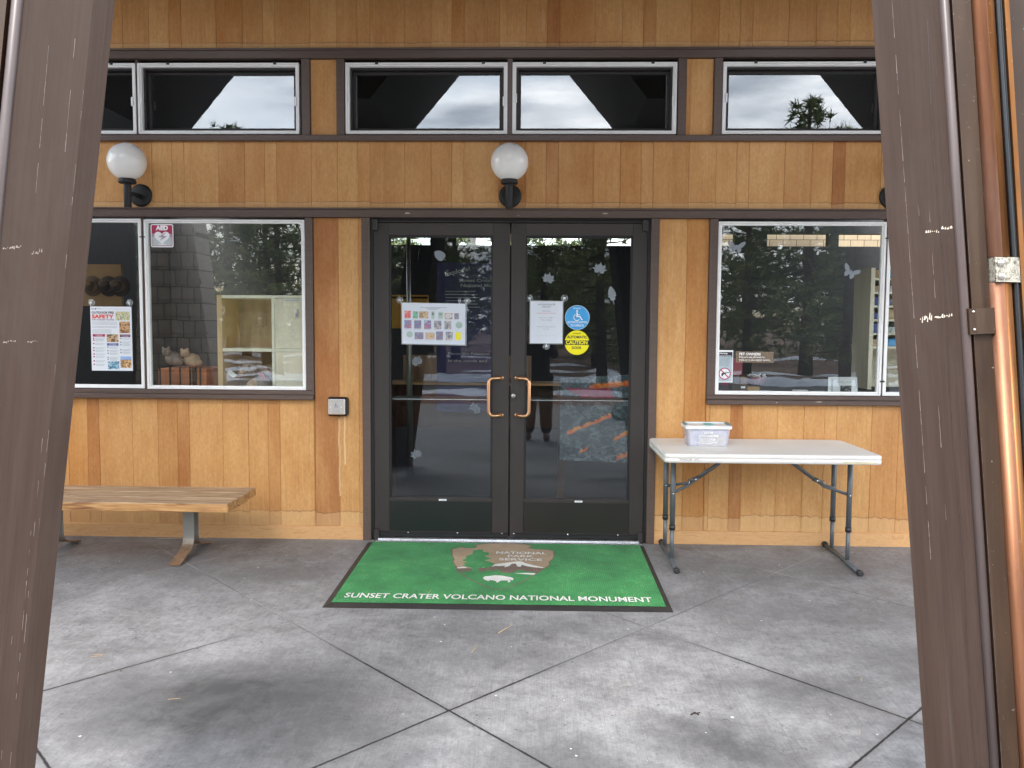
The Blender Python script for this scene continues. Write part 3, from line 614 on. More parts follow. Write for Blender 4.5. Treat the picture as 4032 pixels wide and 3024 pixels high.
scratch_line(mb, lambda z: 1.0905+kR*z, -3.5704, .9, 2.6, .0009, rnd, .85)
for (dx, a, b, d) in ((.055, 1.55, 1.75, .3), (.045, 1.0, 1.3, .3), (.03, 1.65, 1.85, .2)): scratch_line(mb, lambda z, dx=dx: 1.09+kR*z+dx, -3.5705, a, b, .001, rnd, d)
mb.cur = 2; patchmark(mb, .965, -3.5707, 1.712, .035, .008, rnd, 7); patchmark(mb, 1.0, -3.5707, 1.722, .03, .008, rnd, 7); patchmark(mb, .958, -3.5707, 1.502, .03, .018, rnd, 7); patchmark(mb, 1.0, -3.5707, 1.507, .045, .01, rnd, 8)
mb.cur = 3; scratch_line(mb, lambda z: 1.168+kR*z+.003*sin(z*9), -3.5705, .2, 2.2, .0028, rnd, 1); scratch_line(mb, lambda z: 1.184+kR*z+.002*sin(z*7+1), -3.5705, 1.2, 2.1, .002, rnd, .9)
mb.build('post', ['col', 'scr', 'chip', 'drip'], CR)
mb = MB(); mb.smooth = True; mb.prism(nose_pts(1.202, 1.2246, -3.57), f(z0), f(z1)); mb.build('edge_moulding', 'nose', CR)
mb = MB(); mb.prism([(1.2246, -3.545), (1.2297, -3.545), (1.2297, -3.47), (1.2246, -3.47)], f(z0), f(z1)); mb.prism([(1.2297, -3.575), (1.2714, -3.58), (1.2722, -3.578), (1.2714, -3.47), (1.2297, -3.47)], f(z0), f(z1))
mb.cur = 1; scratch_line(mb, lambda z: 1.2303+kR*z, -3.5762, .2, 2.5, .0012, rnd, .7)
mb.build('copper_flashing', ['copperdark', 'nose'], CR)
mb = MB(); ft = lambda z: (lambda x, y: (x+kR*z, y, z-.05*(1.25-x)))
mb.prism([(1.213, -3.592), (1.276, -3.592), (1.276, -3.55), (1.213, -3.55)], ft(1.465), ft(1.527)); mb.cur = 1
for zz in (1.475, 1.518): mb.lathe([(.0001, -.003), (.003, -.002), (.0035, 0)], (1.224+kR*zz, -3.5922, zz), 'Y', 10)
mb.build('flashing_clip', ['copperdark', 'steel'], CR)
D = thing('downspout', 'shiny copper downspout leaning along the right column with a black cable', 'downspout', (1.3, -3.56, -.09))
def dsp(z0, z1, m, shift=0):
    mb = MB(); mb.smooth = True; f = lean(kR)
    mb.prism([(1.2725, -3.50), (1.2725, -3.578), (1.2755, -3.596), (1.284, -3.599), (1.2985, -3.600)], f(z0), f(z1))
    return mb
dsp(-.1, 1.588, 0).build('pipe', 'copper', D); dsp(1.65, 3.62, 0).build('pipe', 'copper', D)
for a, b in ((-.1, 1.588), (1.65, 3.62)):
    mb = MB(); mb.smooth = True; mb.prism([(1.2988, -3.600), (1.307, -3.599), (1.320, -3.590), (1.3265, -3.574), (1.3265, -3.5), (1.2988, -3.5)], lean(kR)(a), lean(kR)(b)); mb.build('pipe_side', 'copperamber', D)  # right half of the same pipe, its less lit tone put into the colour
mb = MB(); mb.prism([(1.276, -3.606), (1.325, -3.6), (1.34, -3.592), (1.352, -3.575), (1.352, -3.51), (1.276, -3.51)], lean(kR)(1.5895), lean(kR)(1.6485)); mb.cur = 1
for zz in (1.603, 1.635): mb.lathe([(.0001, -.006), (.006, -.006), (.0085, -.002), (.0085, .0)], (1.288+kR*zz, -3.606, zz), 'Y', 12)
mb.build('strap', ['galv', 'steel'], D)
mb = MB(); mb.tube([(1.333+kR*z+.001*sin(z*5), -3.582, z) for z in [-.1+.1*i for i in range(38)]], .0058, 8); mb.tube([(1.3425+kR*z, -3.577, z) for z in [-.1+.1*i for i in range(38)]], .0035, 8); mb.build('heating_cable', 'cable', D)
mb = MB(); f = lean(kR); mb.prism([(1.347, -3.585), (1.358, -3.585), (1.358, -3.5), (1.347, -3.5)], f(z0), f(z1)); mb.cur = 1
mb.prism([(1.3585, -3.565), (1.43, -3.57), (1.43, -3.5), (1.3585, -3.5)], f(z0), f(z1)); mb.cur = 0; mb.prism([(1.4305, -3.58), (1.50, -3.58), (1.50, -3.5), (1.4305, -3.5)], f(z0), f(z1))
tag(mb.build('corner_flashing', ['copperamber', 'copperdark']), 'ribbed brown copper cladding at the right edge beyond the black cable', 'flashing')
o = thing('leaning_column', 'third brown column far to the right, outside the door opening', 'column', (3.75, -3.52, -.09))
mb = MB(); f = lean(-.1); mb.prism([(3.62, -3.57), (3.9, -3.57), (3.9, -3.4), (3.62, -3.4)], f(z0), f(z1)); mb.build('post', 'col', o)
mb = MB(); f0_, f1_ = W(-3.9), W(-3.45)
mb.prism([(-4.55, -.15), (-3.55, -.15), (-3.98, 3.6), (-4.45, 3.6)], W(-4.1), W(-3.7))
for i in range(20):
    z = -.1+i*.185; t_ = (z+.15)/3.75; mb.prism([(-4.565+.1*t_, z), (-3.535-.43*t_, z), (-3.55-.43*t_-.02, z+.17), (-4.55+.1*t_, z+.17)], W(-3.7), W(-3.675))
tag(mb.build('shingled_pier', 'shingle'), 'grey cedar shingled pier outside, mirrored in the left window', 'pier')

# ------------------------------------------------------------------ wall lamps
def lamp(x, label):
    t = thing('wall_lamp', label, 'wall lamp', (x, 0, 2.344), 'globe wall lamps')
    y = -.19; mb = MB(); N = 24; mb.smooth = True; r = .122; zc = 2.532
    mb.lathe([(max(.0001, r*sin(pi*i/N)), -r*cos(pi*i/N)) for i in range(N+1)], (x, y, zc), 'Z', 40); mb.build('globe', 'opal', t)
    mb = MB(); mb.lathe([(.0001, 2.392), (.05, 2.392), (.056, 2.397), (.056, 2.408), (.052, 2.416), (.052, 2.424), (.0001, 2.424)], (x, y, 0), 'Z', 28); mb.build('collar', 'blackmetal', t)
    mb = MB(); mb.lathe([(.0001, 2.238), (.022, 2.238), (.024, 2.241), (.0245, 2.393)], (x, y, 0), 'Z', 24); mb.tube([(x, y, 2.335), (x, -.012, 2.335)], .015, 16); mb.build('stem', 'blackmetal', t)
    mb = MB(); mb.lathe([(.0001, -.02), (.06, -.02), (.07, -.017), (.0755, -.01), (.0755, 0.001)], (x, 0, 2.344), 'Y', 36)
    for dx in (-.05, .05): mb.lathe([(.0001, -.026), (.006, -.025), (.0065, -.02)], (x+dx, 0, 2.344), 'Y', 10)
    mb.build('back_plate', 'blackmetal', t)
lamp(-2.676, 'white globe lamp on black bracket, above the left window'); lamp(-.175, 'white globe lamp on black bracket, centred above the double door'); lamp(2.34, 'white globe lamp almost hidden behind the right brown column')

# ------------------------------------------------------------------ accessibility symbol used on button and sticker
def access(mb, cx, cz, s, fn):
    mb.disc(cx-.02*s, cz+.42*s, .085*s, fn, 16)
    mb.poly([(cx-.08*s, cz+.31*s), (cx+.04*s, cz+.31*s), (cx+.04*s, cz+.12*s), (cx+.22*s, cz+.12*s), (cx+.22*s, cz+.05*s), (cx+.04*s, cz+.05*s), (cx+.04*s, cz-.02*s), (cx+.27*s, cz-.02*s), (cx+.42*s, cz-.30*s), (cx+.50*s, cz-.26*s), (cx+.48*s, cz-.33*s), (cx+.36*s, cz-.38*s), (cx+.22*s, cz-.11*s), (cx-.08*s, cz-.11*s)], fn)
    mb.ringp(cx-.03*s, cz-.14*s, .235*s, .30*s, fn, R(115), R(320), 24)
t = thing('push_button', 'square steel wheelchair push plate in black box left of the door', 'button', (-1.341, 0, .922))
mb = MB(); mb.box(-1.412, -1.272, -.035, .001, .857, .987, .012); mb.build('housing', 'black', t)
mb = MB(); mb.box(-1.405, -1.287, -.05, -.036, .869, .981, .006); mb.build('button_rim', 'chrome', t)
mb = MB(); mb.box(-1.401, -1.292, -.054, -.0502, .873, .972, .002); mb.cur = 1; access(mb, -1.348, .932, .034, W(-.0546)); mb.cur = 2
mb.text('PUSH', -1.364, .9015, -1.332, .908, W(-.0546), .0); mb.text('TO OPEN', -1.372, .889, -1.324, .8955, W(-.0546), .0); mb.cur = 3
for xx in (-1.386, -1.31): mb.disc(xx, .922, .0035, W(-.0546), 10)
mb.build('plate', ['steel', 'bluehead', 'grey_ink', 'whitep'], t)

# ------------------------------------------------------------------ printed sheets, cups, decals
def cup(x, z, y, label, dirx=1, dz=-1):
    t = thing('suction_cup', label, 'suction cup', (x, y, z), 'clear suction cups on the glass')
    mb = MB(); mb.lathe([(.024, 0), (.0245, -.002), (.018, -.005), (.010, -.008), (.007, -.012)], (x, y, z), 'Y', 24); mb.build('disc', 'cup', t)
    mb = MB(); mb.lathe([(.0001, -.016), (.007, -.015), (.008, -.011), (.0065, -.008)], (x, y, z), 'Y', 14); mb.tube([(x, y-.014, z), (x+.008*dirx, y-.015, z+.009*dz), (x+.013*dirx, y-.012, z+.022*dz)], .0016, 6); mb.build('hook', 'cupc', t)
gy = .0118                                              # front of the big window glass
PA = lambda px, py: (-3.0512+(px-335)*(.2851/708)+(py-206)*.000000, 1.5935-(py-206)*(.4402/1103))
mats = ['paper', 'ink', 'lgrey_ink', 'maroon', 'bluehead', 'wine', 'orange', 'sred', 'ph1', 'ph2', 'ph3', 'ph4', 'ph5', 'grey_ink', 'brownp', 'skyp']
M['ph1'] = photo('small_photo_people', [(.03, .03, .03), (.5, .45, .2), (.8, .75, .5), (.1, .3, .25), (.7, .3, .2)], 55, 1); M['ph2'] = photo('small_photo_wood', [(.04, .02, .015), (.3, .12, .06), (.75, .5, .25), (.2, .12, .08)], 60, 2)
M['ph3'] = photo('small_photo_twigs', [(.02, .015, .02), (.25, .14, .08), (.8, .6, .35), (.1, .07, .06)], 60, 3); M['ph4'] = photo('small_photo_bucket', [(.02, .03, .05), (.1, .3, .45), (.6, .75, .85), (.05, .1, .12)], 45, 4)
M['ph5'] = photo('small_photo_camp', [(.04, .03, .05), (.3, .14, .08), (.75, .5, .2), (.8, .75, .6)], 60, 5); M['brownp'] = simple('brown_print', (.25, .1, .04), .4, bump=0); M['skyp'] = simple('pale_blue_print', (.3, .48, .8), .4, bump=0)
P = thing('poster', 'white fire safety poster with small photos on the dark left window', 'poster', (-2.91, gy, 1.15))
mb = MB(); y0 = gy-.006
def pr(mb, a, b, c, d, mi, y): mb.cur = mi; p, q = PA(a, b), PA(c, d); mb.rect(p[0], q[1], q[0], p[1], W(y))
p, q = PA(333, 206), PA(1043, 1309); mb.box(p[0], q[0], y0, y0+.002, q[1], p[1]); y1 = y0-.0006
def ptext(s, a, b, c, d, mi, bold=.02): mb.cur = mi; p, q = PA(a, b), PA(c, d); mb.text(s, p[0], q[1], q[0], p[1], W(y1-.0002), bold)
pr(mb, 355, 240, 398, 256, 13, y1); pr(mb, 414, 235, 436, 258, 14, y1); pr(mb, 443, 240, 525, 250, 2, y1); pr(mb, 540, 246, 1000, 248, 2, y1)
ptext('OUTDOOR FIRE', 357, 291, 742, 330, 1, .03); ptext('SAFETY', 357, 343, 738, 411, 7, .045); ptext('HOW TO PREVENT WILDFIRES', 357, 424, 742, 443, 5, .02)
pr(mb, 770, 292, 1012, 442, 8, y1); pr(mb, 830, 462, 1012, 660, 9, y1)
for yy in list(range(468, 520, 20))+list(range(545, 580, 18))+list(range(600, 660, 18)): pr(mb, 360, yy, 790 if yy < 590 else 690, yy+8, 2, y1)
pr(mb, 365, 678, 578, 724, 3, y1); pr(mb, 608, 834, 806, 878, 4, y1); pr(mb, 833, 682, 1013, 728, 5, y1)
pr(mb, 606, 680, 808, 816, 10, y1); pr(mb, 610, 1148, 812, 1284, 11, y1); pr(mb, 834, 1062, 1022, 1256, 12, y1); pr(mb, 834, 1062, 1022, 1115, 15, y1-.0004)
ptext('BUILDING YOUR', 402, 684, 545, 698, 0, .01); ptext('CAMPFIRE', 425, 704, 522, 718, 0, .01); ptext('PUTTING OUT', 650, 840, 765, 853, 0, .01); ptext('YOUR CAMPFIRE', 640, 859, 776, 872, 0, .01); ptext('CAMPFIRES, STOVES', 848, 688, 1000, 701, 0, .01); ptext('AND LANTERNS', 872, 708, 985, 721, 0, .01)
for (x0_, x1_, ys) in ((365, 578, (740, 772, 832, 905, 950, 1012, 1058, 1130, 1190)), (608, 806, (893, 952, 998, 1070, 1102)), (832, 1018, (742, 805, 848, 935, 982))):
    for i, yy in enumerate(ys):
        pr(mb, x0_+2, yy, x0_+26, yy+22, 3 if x0_ == 365 else 13, y1)
        for k in range(3): pr(mb, x0_+40, yy+2+k*13, x1_-(k*17) % 40, yy+8+k*13, 2, y1)
mb.build('sheet', mats, P)
cup(-3.043, 1.6195, gy, 'clear suction cup at top left of the fire safety poster', -.2); cup(-2.779, 1.621, gy, 'clear suction cup at top right of the fire safety poster', .3)

dy = .0215
SC = lambda px, py: (-.9085+(px-268)*(.4334/1629)+0*py, 1.6295-(py-220)*(.2772/1055))
for i, (cols, s_) in enumerate((([(.7, .5, .3), (.8, .1, .12), (.75, .3, .25), (.9, .8, .7)], 40), ([(.1, .35, .2), (.3, .6, .4), (.08, .12, .1)], 30), ([(.2, .15, .12), (.7, .5, .3), (.5, .45, .45)], 40), ([(.7, .6, .5), (.1, .3, .6), (.6, .15, .15), (.2, .45, .75)], 45), ([(.5, .38, .2), (.2, .25, .45), (.4, .2, .12)], 40), ([(.75, .6, .45), (.3, .33, .4), (.1, .08, .08)], 40))): M['th%d' % i] = photo('thumbnail_print_%d' % i, cols, s_, i+8)
M['sage'] = simple('sage_print', (.42, .55, .48), .4, bump=0)
P = thing('laminated_sheet', 'wide laminated sheet with three rows of tiny product photos, left door', 'notice', (-.69, dy, 1.35))
mb = MB(); y1 = dy-.006
mb.prism([(-.914, 1.634), (-.466, 1.629), (-.468, 1.342), (-.912, 1.348)], W(dy-.0005), W(dy-.0035)); mb.cur = 1
mb.prism([(-.9075, 1.6305), (-.4755, 1.6255), (-.4775, 1.3485), (-.9065, 1.3535)], W(dy-.0036), W(dy-.0046))
def sr(a, b, c, d, mi, yy=None): mb.cur = mi; p, q = SC(a, b), SC(c, d); mb.rect(p[0], q[1], q[0], p[1], W(yy or dy-.0052))
for a, b, c in ((730, 1415, 325), (885, 1255, 352), (965, 1170, 378)): sr(a, c, b, c+9, 2)
thumbs = [(340, 418, 497, 606), (553, 430, 682, 612), (710, 432, 948, 610), (1028, 432, 1108, 615), (1205, 446, 1328, 615), (1365, 475, 1570, 628), (1615, 475, 1730, 630), (333, 660, 515, 872), (586, 664, 767, 878), (840, 663, 1020, 884), (1096, 672, 1283, 886), (1358, 676, 1535, 888), (598, 975, 823, 1150), (872, 980, 1110, 1150), (1146, 950, 1326, 1165), (1394, 955, 1575, 1165)]
ids = [3, 4, 5, 9, 9, 5, 7, 6, 7, 6, 8, 8, 7, 5, 7, 8]
for b_, i_ in zip(thumbs, ids): sr(*b_, i_)
for b_ in thumbs: sr(b_[0]-5, b_[3]+16, b_[2]-20, b_[3]+21, 2)
sr(1655, 968, 1780, 1162, 10); mb.cur = 9
for cx_, cy_, r_ in ((1735, 780, .0235), (467, 1028, .0215)): p = SC(cx_, cy_); mb.disc(*p, r_, W(dy-.0052), 24)
sr(1040, 455, 1090, 530, 8, dy-.0056); sr(1225, 480, 1298, 535, 8, dy-.0056); p = SC(1467, 552); mb.cur = 1; mb.disc(*p, .021, W(dy-.0056), 24, .013); mb.cur = 2; a, b = SC(1420, 575), SC(1512, 533); mb.text('FLAG', a[0], a[1], b[0], b[1], W(dy-.006), .02)
mb.build('sheet', ['lam', 'paperlam', 'grey_ink', 'th0', 'th1', 'th2', 'th3', 'th4', 'th5', 'sage', 'yellow'], P)
cup(-.922, 1.650, dy, 'clear suction cup at top left of the product photo sheet', .9); cup(-.464, 1.646, dy, 'clear suction cup at top right of the product photo sheet', -.7)
P = thing('notice', 'narrow white opening hours notice on the right door', 'notice', (.075, dy, 1.36))
SD = lambda px, py: (-.0345+(px-155)*(.2205/707), 1.6465-(py-252)*(.2815/905))
mb = MB(); mb.prism([(-.0395, 1.652), (.190, 1.650), (.188, 1.357), (-.040, 1.358)], W(dy-.0005), W(dy-.0035)); mb.cur = 1; mb.box(-.0348, .184, dy-.0046, dy-.0036, 1.3635, 1.6465)
for s, a, b, c, d, mi in (('Sunset Crater Volcano NM', 320, 302, 690, 330, 2), ('Visitor Center', 410, 352, 600, 378, 2), ('Winter Hours:', 415, 450, 595, 474, 2), ('Closed Tuesday & Wednesday', 295, 500, 712, 526, 3), ('Open: 9am - 4:30pm', 355, 598, 652, 624, 2), ('Friday - Monday', 390, 648, 622, 674, 2), ('Restrooms, Trails, & Roadway', 308, 795, 702, 820, 2), ('Open 24/7', 436, 845, 570, 868, 2), ('We apologize for any inconvenience', 275, 990, 730, 1010, 4)):
    mb.cur = mi; p, q = SD(a, b), SD(c, d); mb.text(s, p[0], q[1], q[0], p[1], W(dy-.0052), .01)
    if mi == 2 and b < 360: mb.rect(p[0], q[1]-.0022, q[0], q[1]-.0012, W(dy-.0052))
mb.build('sheet', ['lam', 'paperlam', 'grey_ink', 'redink', 'lgrey_ink'], P)
cup(-.041, 1.667, dy, 'clear suction cup at top left of the opening hours notice', .6); cup(.195, 1.668, dy, 'clear suction cup at top right of the opening hours notice', -.9); cup(.076, 1.342, dy, 'clear suction cup under the opening hours notice', 0, 1)

mb = MB(); cx, cz, r = .2835, 1.538, .083
mb.prism([(cx+r*cos(2*pi*i/48), cz+r*sin(2*pi*i/48)) for i in range(48)], W(dy), W(dy-.001)); mb.cur = 1; f = W(dy-.0014)
mb.ringp(cx, cz, r*.975, r, f, n=48); mb.text('STANLEY', cx-.028, cz+.058, cx+.028, cz+.066, f, .02); access(mb, cx, cz+.012, .078, f); mb.text('ACTIVATE SWITCH', cx-.067, cz-.039, cx+.067, cz-.024, f, .02); mb.text('TO OPERATE', cx-.045, cz-.061, cx+.045, cz-.046, f, .02)
tag(mb.build('sticker', ['skyblue', 'whitep']), 'round blue wheelchair switch sticker on the right door', 'sticker')
mb = MB(); cz = 1.3685; r = .083
mb.prism([(cx+r*cos(2*pi*i/48), cz+r*sin(2*pi*i/48)) for i in range(48)], W(dy), W(dy-.001)); mb.cur = 1
a0 = math.asin(.19); mb.poly([(cx+(r+.0005)*cos(a), cz+(r+.0005)*sin(a)) for a in [-a0+2*a0*i/6 for i in range(7)]]+[(cx+(r+.0005)*cos(a), cz+(r+.0005)*sin(a)) for a in [pi-a0+2*a0*i/6 for i in range(7)]], W(dy-.0014))
mb.text('AUTOMATIC', cx-.068, cz+.028, cx+.068, cz+.047, W(dy-.0014), .03); mb.text('DOOR', cx-.034, cz-.044, cx+.031, cz-.026, W(dy-.0014), .03); mb.text('STANLEY', cx-.027, cz+.058, cx+.027, cz+.067, W(dy-.0014), .02)
mb.cur = 0; mb.text('CAUTION', cx-.075, cz-.012, cx+.071, cz+.0145, W(dy-.0018), .04)
tag(mb.build('sticker', ['yellow', 'ink']), 'round yellow and black automatic caution door sticker', 'sticker')

# AED sticker
mb = MB(); x0, x1, z0, z1 = -2.622, -2.466, 1.998, 2.154; f = lambda y: W(y); rr = .012; y = gy
def rrect(x0, z0, x1, z1, r, n=5):
    P = []
    for cx_, cz_, a in ((x1-r, z1-r, 0), (x0+r, z1-r, 90), (x0+r, z0+r, 180), (x1-r, z0+r, 270)): P += [(cx_+r*cos(R(a+90*i/n)), cz_+r*sin(R(a+90*i/n))) for i in range(n+1)]
    return P
mb.prism(rrect(x0, z0, x1, z1, .012), W(y), W(y-.0012)); mb.cur = 1; mb.poly(rrect(x0+.007, z0+.008, x1-.007, z1-.007, .006), W(y-.0016)); mb.cur = 2
mb.poly([(x0+.010, z0+.011), (x1-.010, z0+.011), (x1-.010, z0+.068), (x0+.010, z0+.072)], W(y-.002)); mb.cur = 5; mb.poly([(x0+.010, z0+.072), (x1-.010, z0+.068), (x1-.010, z0+.09), (x0+.010, z0+.092)], W(y-.002)); mb.cur = 0
hc = ((x0+x1)/2, z0+.068); H = []
for i in range(40):
    a = 2*pi*i/40; H.append((hc[0]+.0033*16*sin(a)**3*1.0, hc[1]+.0031*(13*cos(a)-5*cos(2*a)-2*cos(3*a)-cos(4*a))))
mb.poly(H, W(y-.0024)); mb.text('AED', hc[0]-.043, z0+.114, hc[0]+.043, z0+.147, W(y-.0024), .07); mb.text('EQUIPPED', hc[0]-.025, z0+.013, hc[0]+.025, z0+.022, W(y-.0024), .03)
mb.cur = 3; mb.poly([(hc[0]+.034, hc[1]+.036), (hc[0]-.026, hc[1]+.001), (hc[0]+.003, hc[1]-.001), (hc[0]-.018, hc[1]-.026), (hc[0]+.034, hc[1]+.006), (hc[0]+.006, hc[1]+.009)], W(y-.0028))
tag(mb.build('sticker', ['whitep', 'maroon', 'lilac_print', 'pinkgrey', 'red', 'rose_print'] if 'lilac_print' in M else ['whitep', 'maroon', 'lgrey_ink', 'pinkgrey', 'red', 'pinkgrey']), 'square red AED sticker with white heart on the left window', 'sticker')

def leafpts(kind, cx, cz, s, rot):
    if kind == 'maple': rs = [(90, 1), (80, .62), (68, .7), (62, .5), (48, .92), (40, .72), (28, .8), (22, .55), (5, .9), (-8, .62), (-25, .62), (-38, .66), (-52, .52), (-70, .42), (-86, .18), (-88, .75), (-92, .75), (-94, .18), (-110, .42), (-128, .52), (-142, .66), (-155, .62), (-172, .62), (-185, .9), (-202, .55), (-208, .8), (-220, .72), (-228, .92), (-242, .5), (-248, .7), (-260, .62)]
    elif kind == 'poplar': rs = [(90, 1)]+[(90-i*15, .95-.28*sin(R(i*15))**.8*1.0+.05*(i > 6)) for i in range(1, 11)]+[(-75, .75), (-86, .72), (-88, 1.1), (-92, 1.1), (-94, .72), (-105, .75)]+[(90+i*15, .95-.28*sin(R(i*15))**.8+.05*(i > 6)) for i in range(10, 0, -1)]
    else: rs = [(90, 1), (75, .8), (62, .62), (50, .62), (42, .45), (25, .5), (8, .48), (0, .36), (-18, .5), (-32, .5), (-45, .42), (-62, .62), (-75, .7), (-86, .7), (-88, 1.15), (-92, 1.15), (-94, .7), (-105, .7), (-118, .62), (-135, .42), (-148, .5), (-162, .5), (-180, .36), (-188, .48), (-205, .5), (-222, .45), (-230, .62), (-242, .62), (-255, .8)]
    return [(cx+s*r*cos(R(a+rot)), cz+s*r*sin(R(a+rot))) for a, r in rs]
for kind, x, z, s, rot, lab, m in (('poplar', -.649, 1.95, .046, 52, 'frosted rounded leaf decal near the top of the left door', 'frost2'), ('maple', .084, 1.794, .052, -15, 'frosted maple leaf decal upper middle of right door, above the hours notice', 'frost2'), ('maple', .43, 1.861, .056, -10, 'highest frosted maple leaf decal, at upper right of the right door', 'frost2'),
                                   ('oak', .516, 1.694, .058, 12, 'frosted oak leaf decal with lobed edges on the right door', 'frost2'), ('maple', -.804, 1.23, .052, 25, 'grey maple leaf decal below the product photo sheet', 'frost'), ('maple', -.412, .91, .056, -35, 'grey maple leaf decal beside the left door handle', 'frost'), ('maple', -.81, .588, .05, 20, 'lowest grey maple leaf decal on the left door', 'frost')):
    mb = MB(); p = leafpts(kind, x, z, s, rot); mb.prism(p, W(dy), W(dy-.0008)); tag(mb.build('leaf_decal', m), lab, 'decal', 'leaf decals on the doors')
def butterfly(x, z, s, rot, lab):
    H = [(0, .12), (.08, .35), (.12, .1), (.5, .52), (1.0, .72), (1.05, .45), (.8, .05), (.55, -.08), (.62, -.4), (.38, -.75), (.16, -.55), (.05, -.3)]
    P = H+[(-a, b) for a, b in H[::-1]]; c, s_ = cos(R(rot)), sin(R(rot))
    mb = MB(); mb.prism([(x+s*(a*c-b*s_), z+s*(a*s_+b*c)) for a, b in P], W(gy), W(gy-.0008)); tag(mb.build('butterfly_decal', 'frost2'), lab, 'decal', 'butterfly decals on the right window')
butterfly(1.339, 2.015, .056, -4, 'pale butterfly decal at upper left of the right window'); butterfly(2.10, 1.852, .056, -28, 'tilted pale butterfly decal at the right of the right window')

mb = MB(); f = W(gy-.0016); mb.prism([(1.354, 1.317), (1.605, 1.316), (1.606, 1.242), (1.355, 1.243)], W(gy), W(gy-.001)); mb.cur = 1
mb.text('PET OWNERS', 1.376, 1.291, 1.519, 1.309, f, .03); mb.text('Pets are not allowed on', 1.376, 1.274, 1.546, 1.286, f, .015); mb.text('trails or in the visitor center.', 1.376, 1.2545, 1.585, 1.2675, f, .015)
M['tanclear'] = clear('tan_translucent_sign', .45, (.33, .25, .17), .4)
tag(mb.build('sticker', ['tanclear', 'whitep']), 'see-through tan pet owners sign low in the right window', 'sign')
mb = MB(); mb.box(1.226, 1.335, gy-.001, gy, 1.107, 1.325); f = W(gy-.0016); mb.cur = 1; mb.rect(1.231, 1.281, 1.330, 1.313, f); mb.cur = 2; mb.rect(1.231, 1.113, 1.330, 1.2805, f); f2 = W(gy-.002)
mb.cur = 0; mb.text('Warning:', 1.238, 1.2955, 1.298, 1.309, f2, .03); mb.text('Firearms Prohibited', 1.237, 1.283, 1.322, 1.291, f2, .02); mb.cur = 3
for k in range(9): mb.rect(1.239, 1.270-k*.0065, 1.318-(k*7 % 5)*.003, 1.2725-k*.0065, f2)
mb.cur = 0; mb.disc(1.281, 1.166, .039, f2, 32); mb.cur = 4; mb.ringp(1.281, 1.166, .034, .0405, W(gy-.0024)); mb.poly([(1.253, 1.190), (1.258, 1.195), (1.309, 1.143), (1.304, 1.138)], W(gy-.0024)); mb.cur = 5
mb.poly([(1.260, 1.166), (1.263, 1.171), (1.305, 1.177), (1.311, 1.178), (1.311, 1.172), (1.290, 1.169), (1.286, 1.163), (1.276, 1.163), (1.266, 1.149), (1.259, 1.151)], W(gy-.0028))
M['paleblue'] = simple('pale_blue_panel', (.42, .52, .58), .4, bump=0)
tag(mb.build('sticker', ['whitep', 'ink', 'paleblue', 'grey_ink', 'maroon', 'ink']), 'narrow warning sticker with crossed-out gun on the right window', 'sticker')

# ------------------------------------------------------------------ table and tub
T = thing('folding_table', 'white plastic folding table with grey steel legs right of the door', 'table', (1.42, -.36, 0))
def rr2(x0, y0, x1, y1, r, n=6): return rrect(x0, y0, x1, y1, r, n)
mb = MB(); fz = lambda z: (lambda x, y: (x, y, z)); zt = .727
lay = [(0, zt-.052), (.006, zt-.0525), (.008, zt-.03), (.004, zt-.028), (.004, zt-.025), (.008, zt-.0235), (.006, zt-.006), (.0, zt)]
rings = []
for ins, z in lay: rings.append([(x, y, z) for x, y in rr2(.782-ins, -.715-ins, 2.052+ins, -.015+ins, .04)])
rings.append([(x, y, zt+.001) for x, y in rr2(.79, -.707, 2.044, -.023, .035)]); nn = len(rings[0])
mb.smooth = True; mb.add([p for r_ in rings for p in r_], [(k*nn+i, k*nn+(i+1) % nn, (k+1)*nn+(i+1) % nn, (k+1)*nn+i) for k in range(len(rings)-1) for i in range(nn)]); mb.smooth = False
b_ = len(mb.v)-nn; mb.f.append([b_+i for i in range(nn)]); mb.mi.append(0); mb.sm.append(False); mb.f.append([b_-8*nn+i for i in range(nn)][::-1]); mb.mi.append(0); mb.sm.append(False)
mb.cur = 1; mb.text('WACA  VC.', .86, .688, .985, .703, W(-.7245), -.005); mb.cur = 2; mb.poly([(1.82, .681), (2.0, .678), (2.02, .688), (1.9, .692), (1.83, .69)], W(-.7248))
M['yel'] = simple('yellowed_scuff', (.62, .56, .38), .6); M['pencil'] = simple('faint_pen', (.32, .31, .30), .6, bump=0)
mb.build('tabletop', ['table', 'pencil', 'yel'], T)
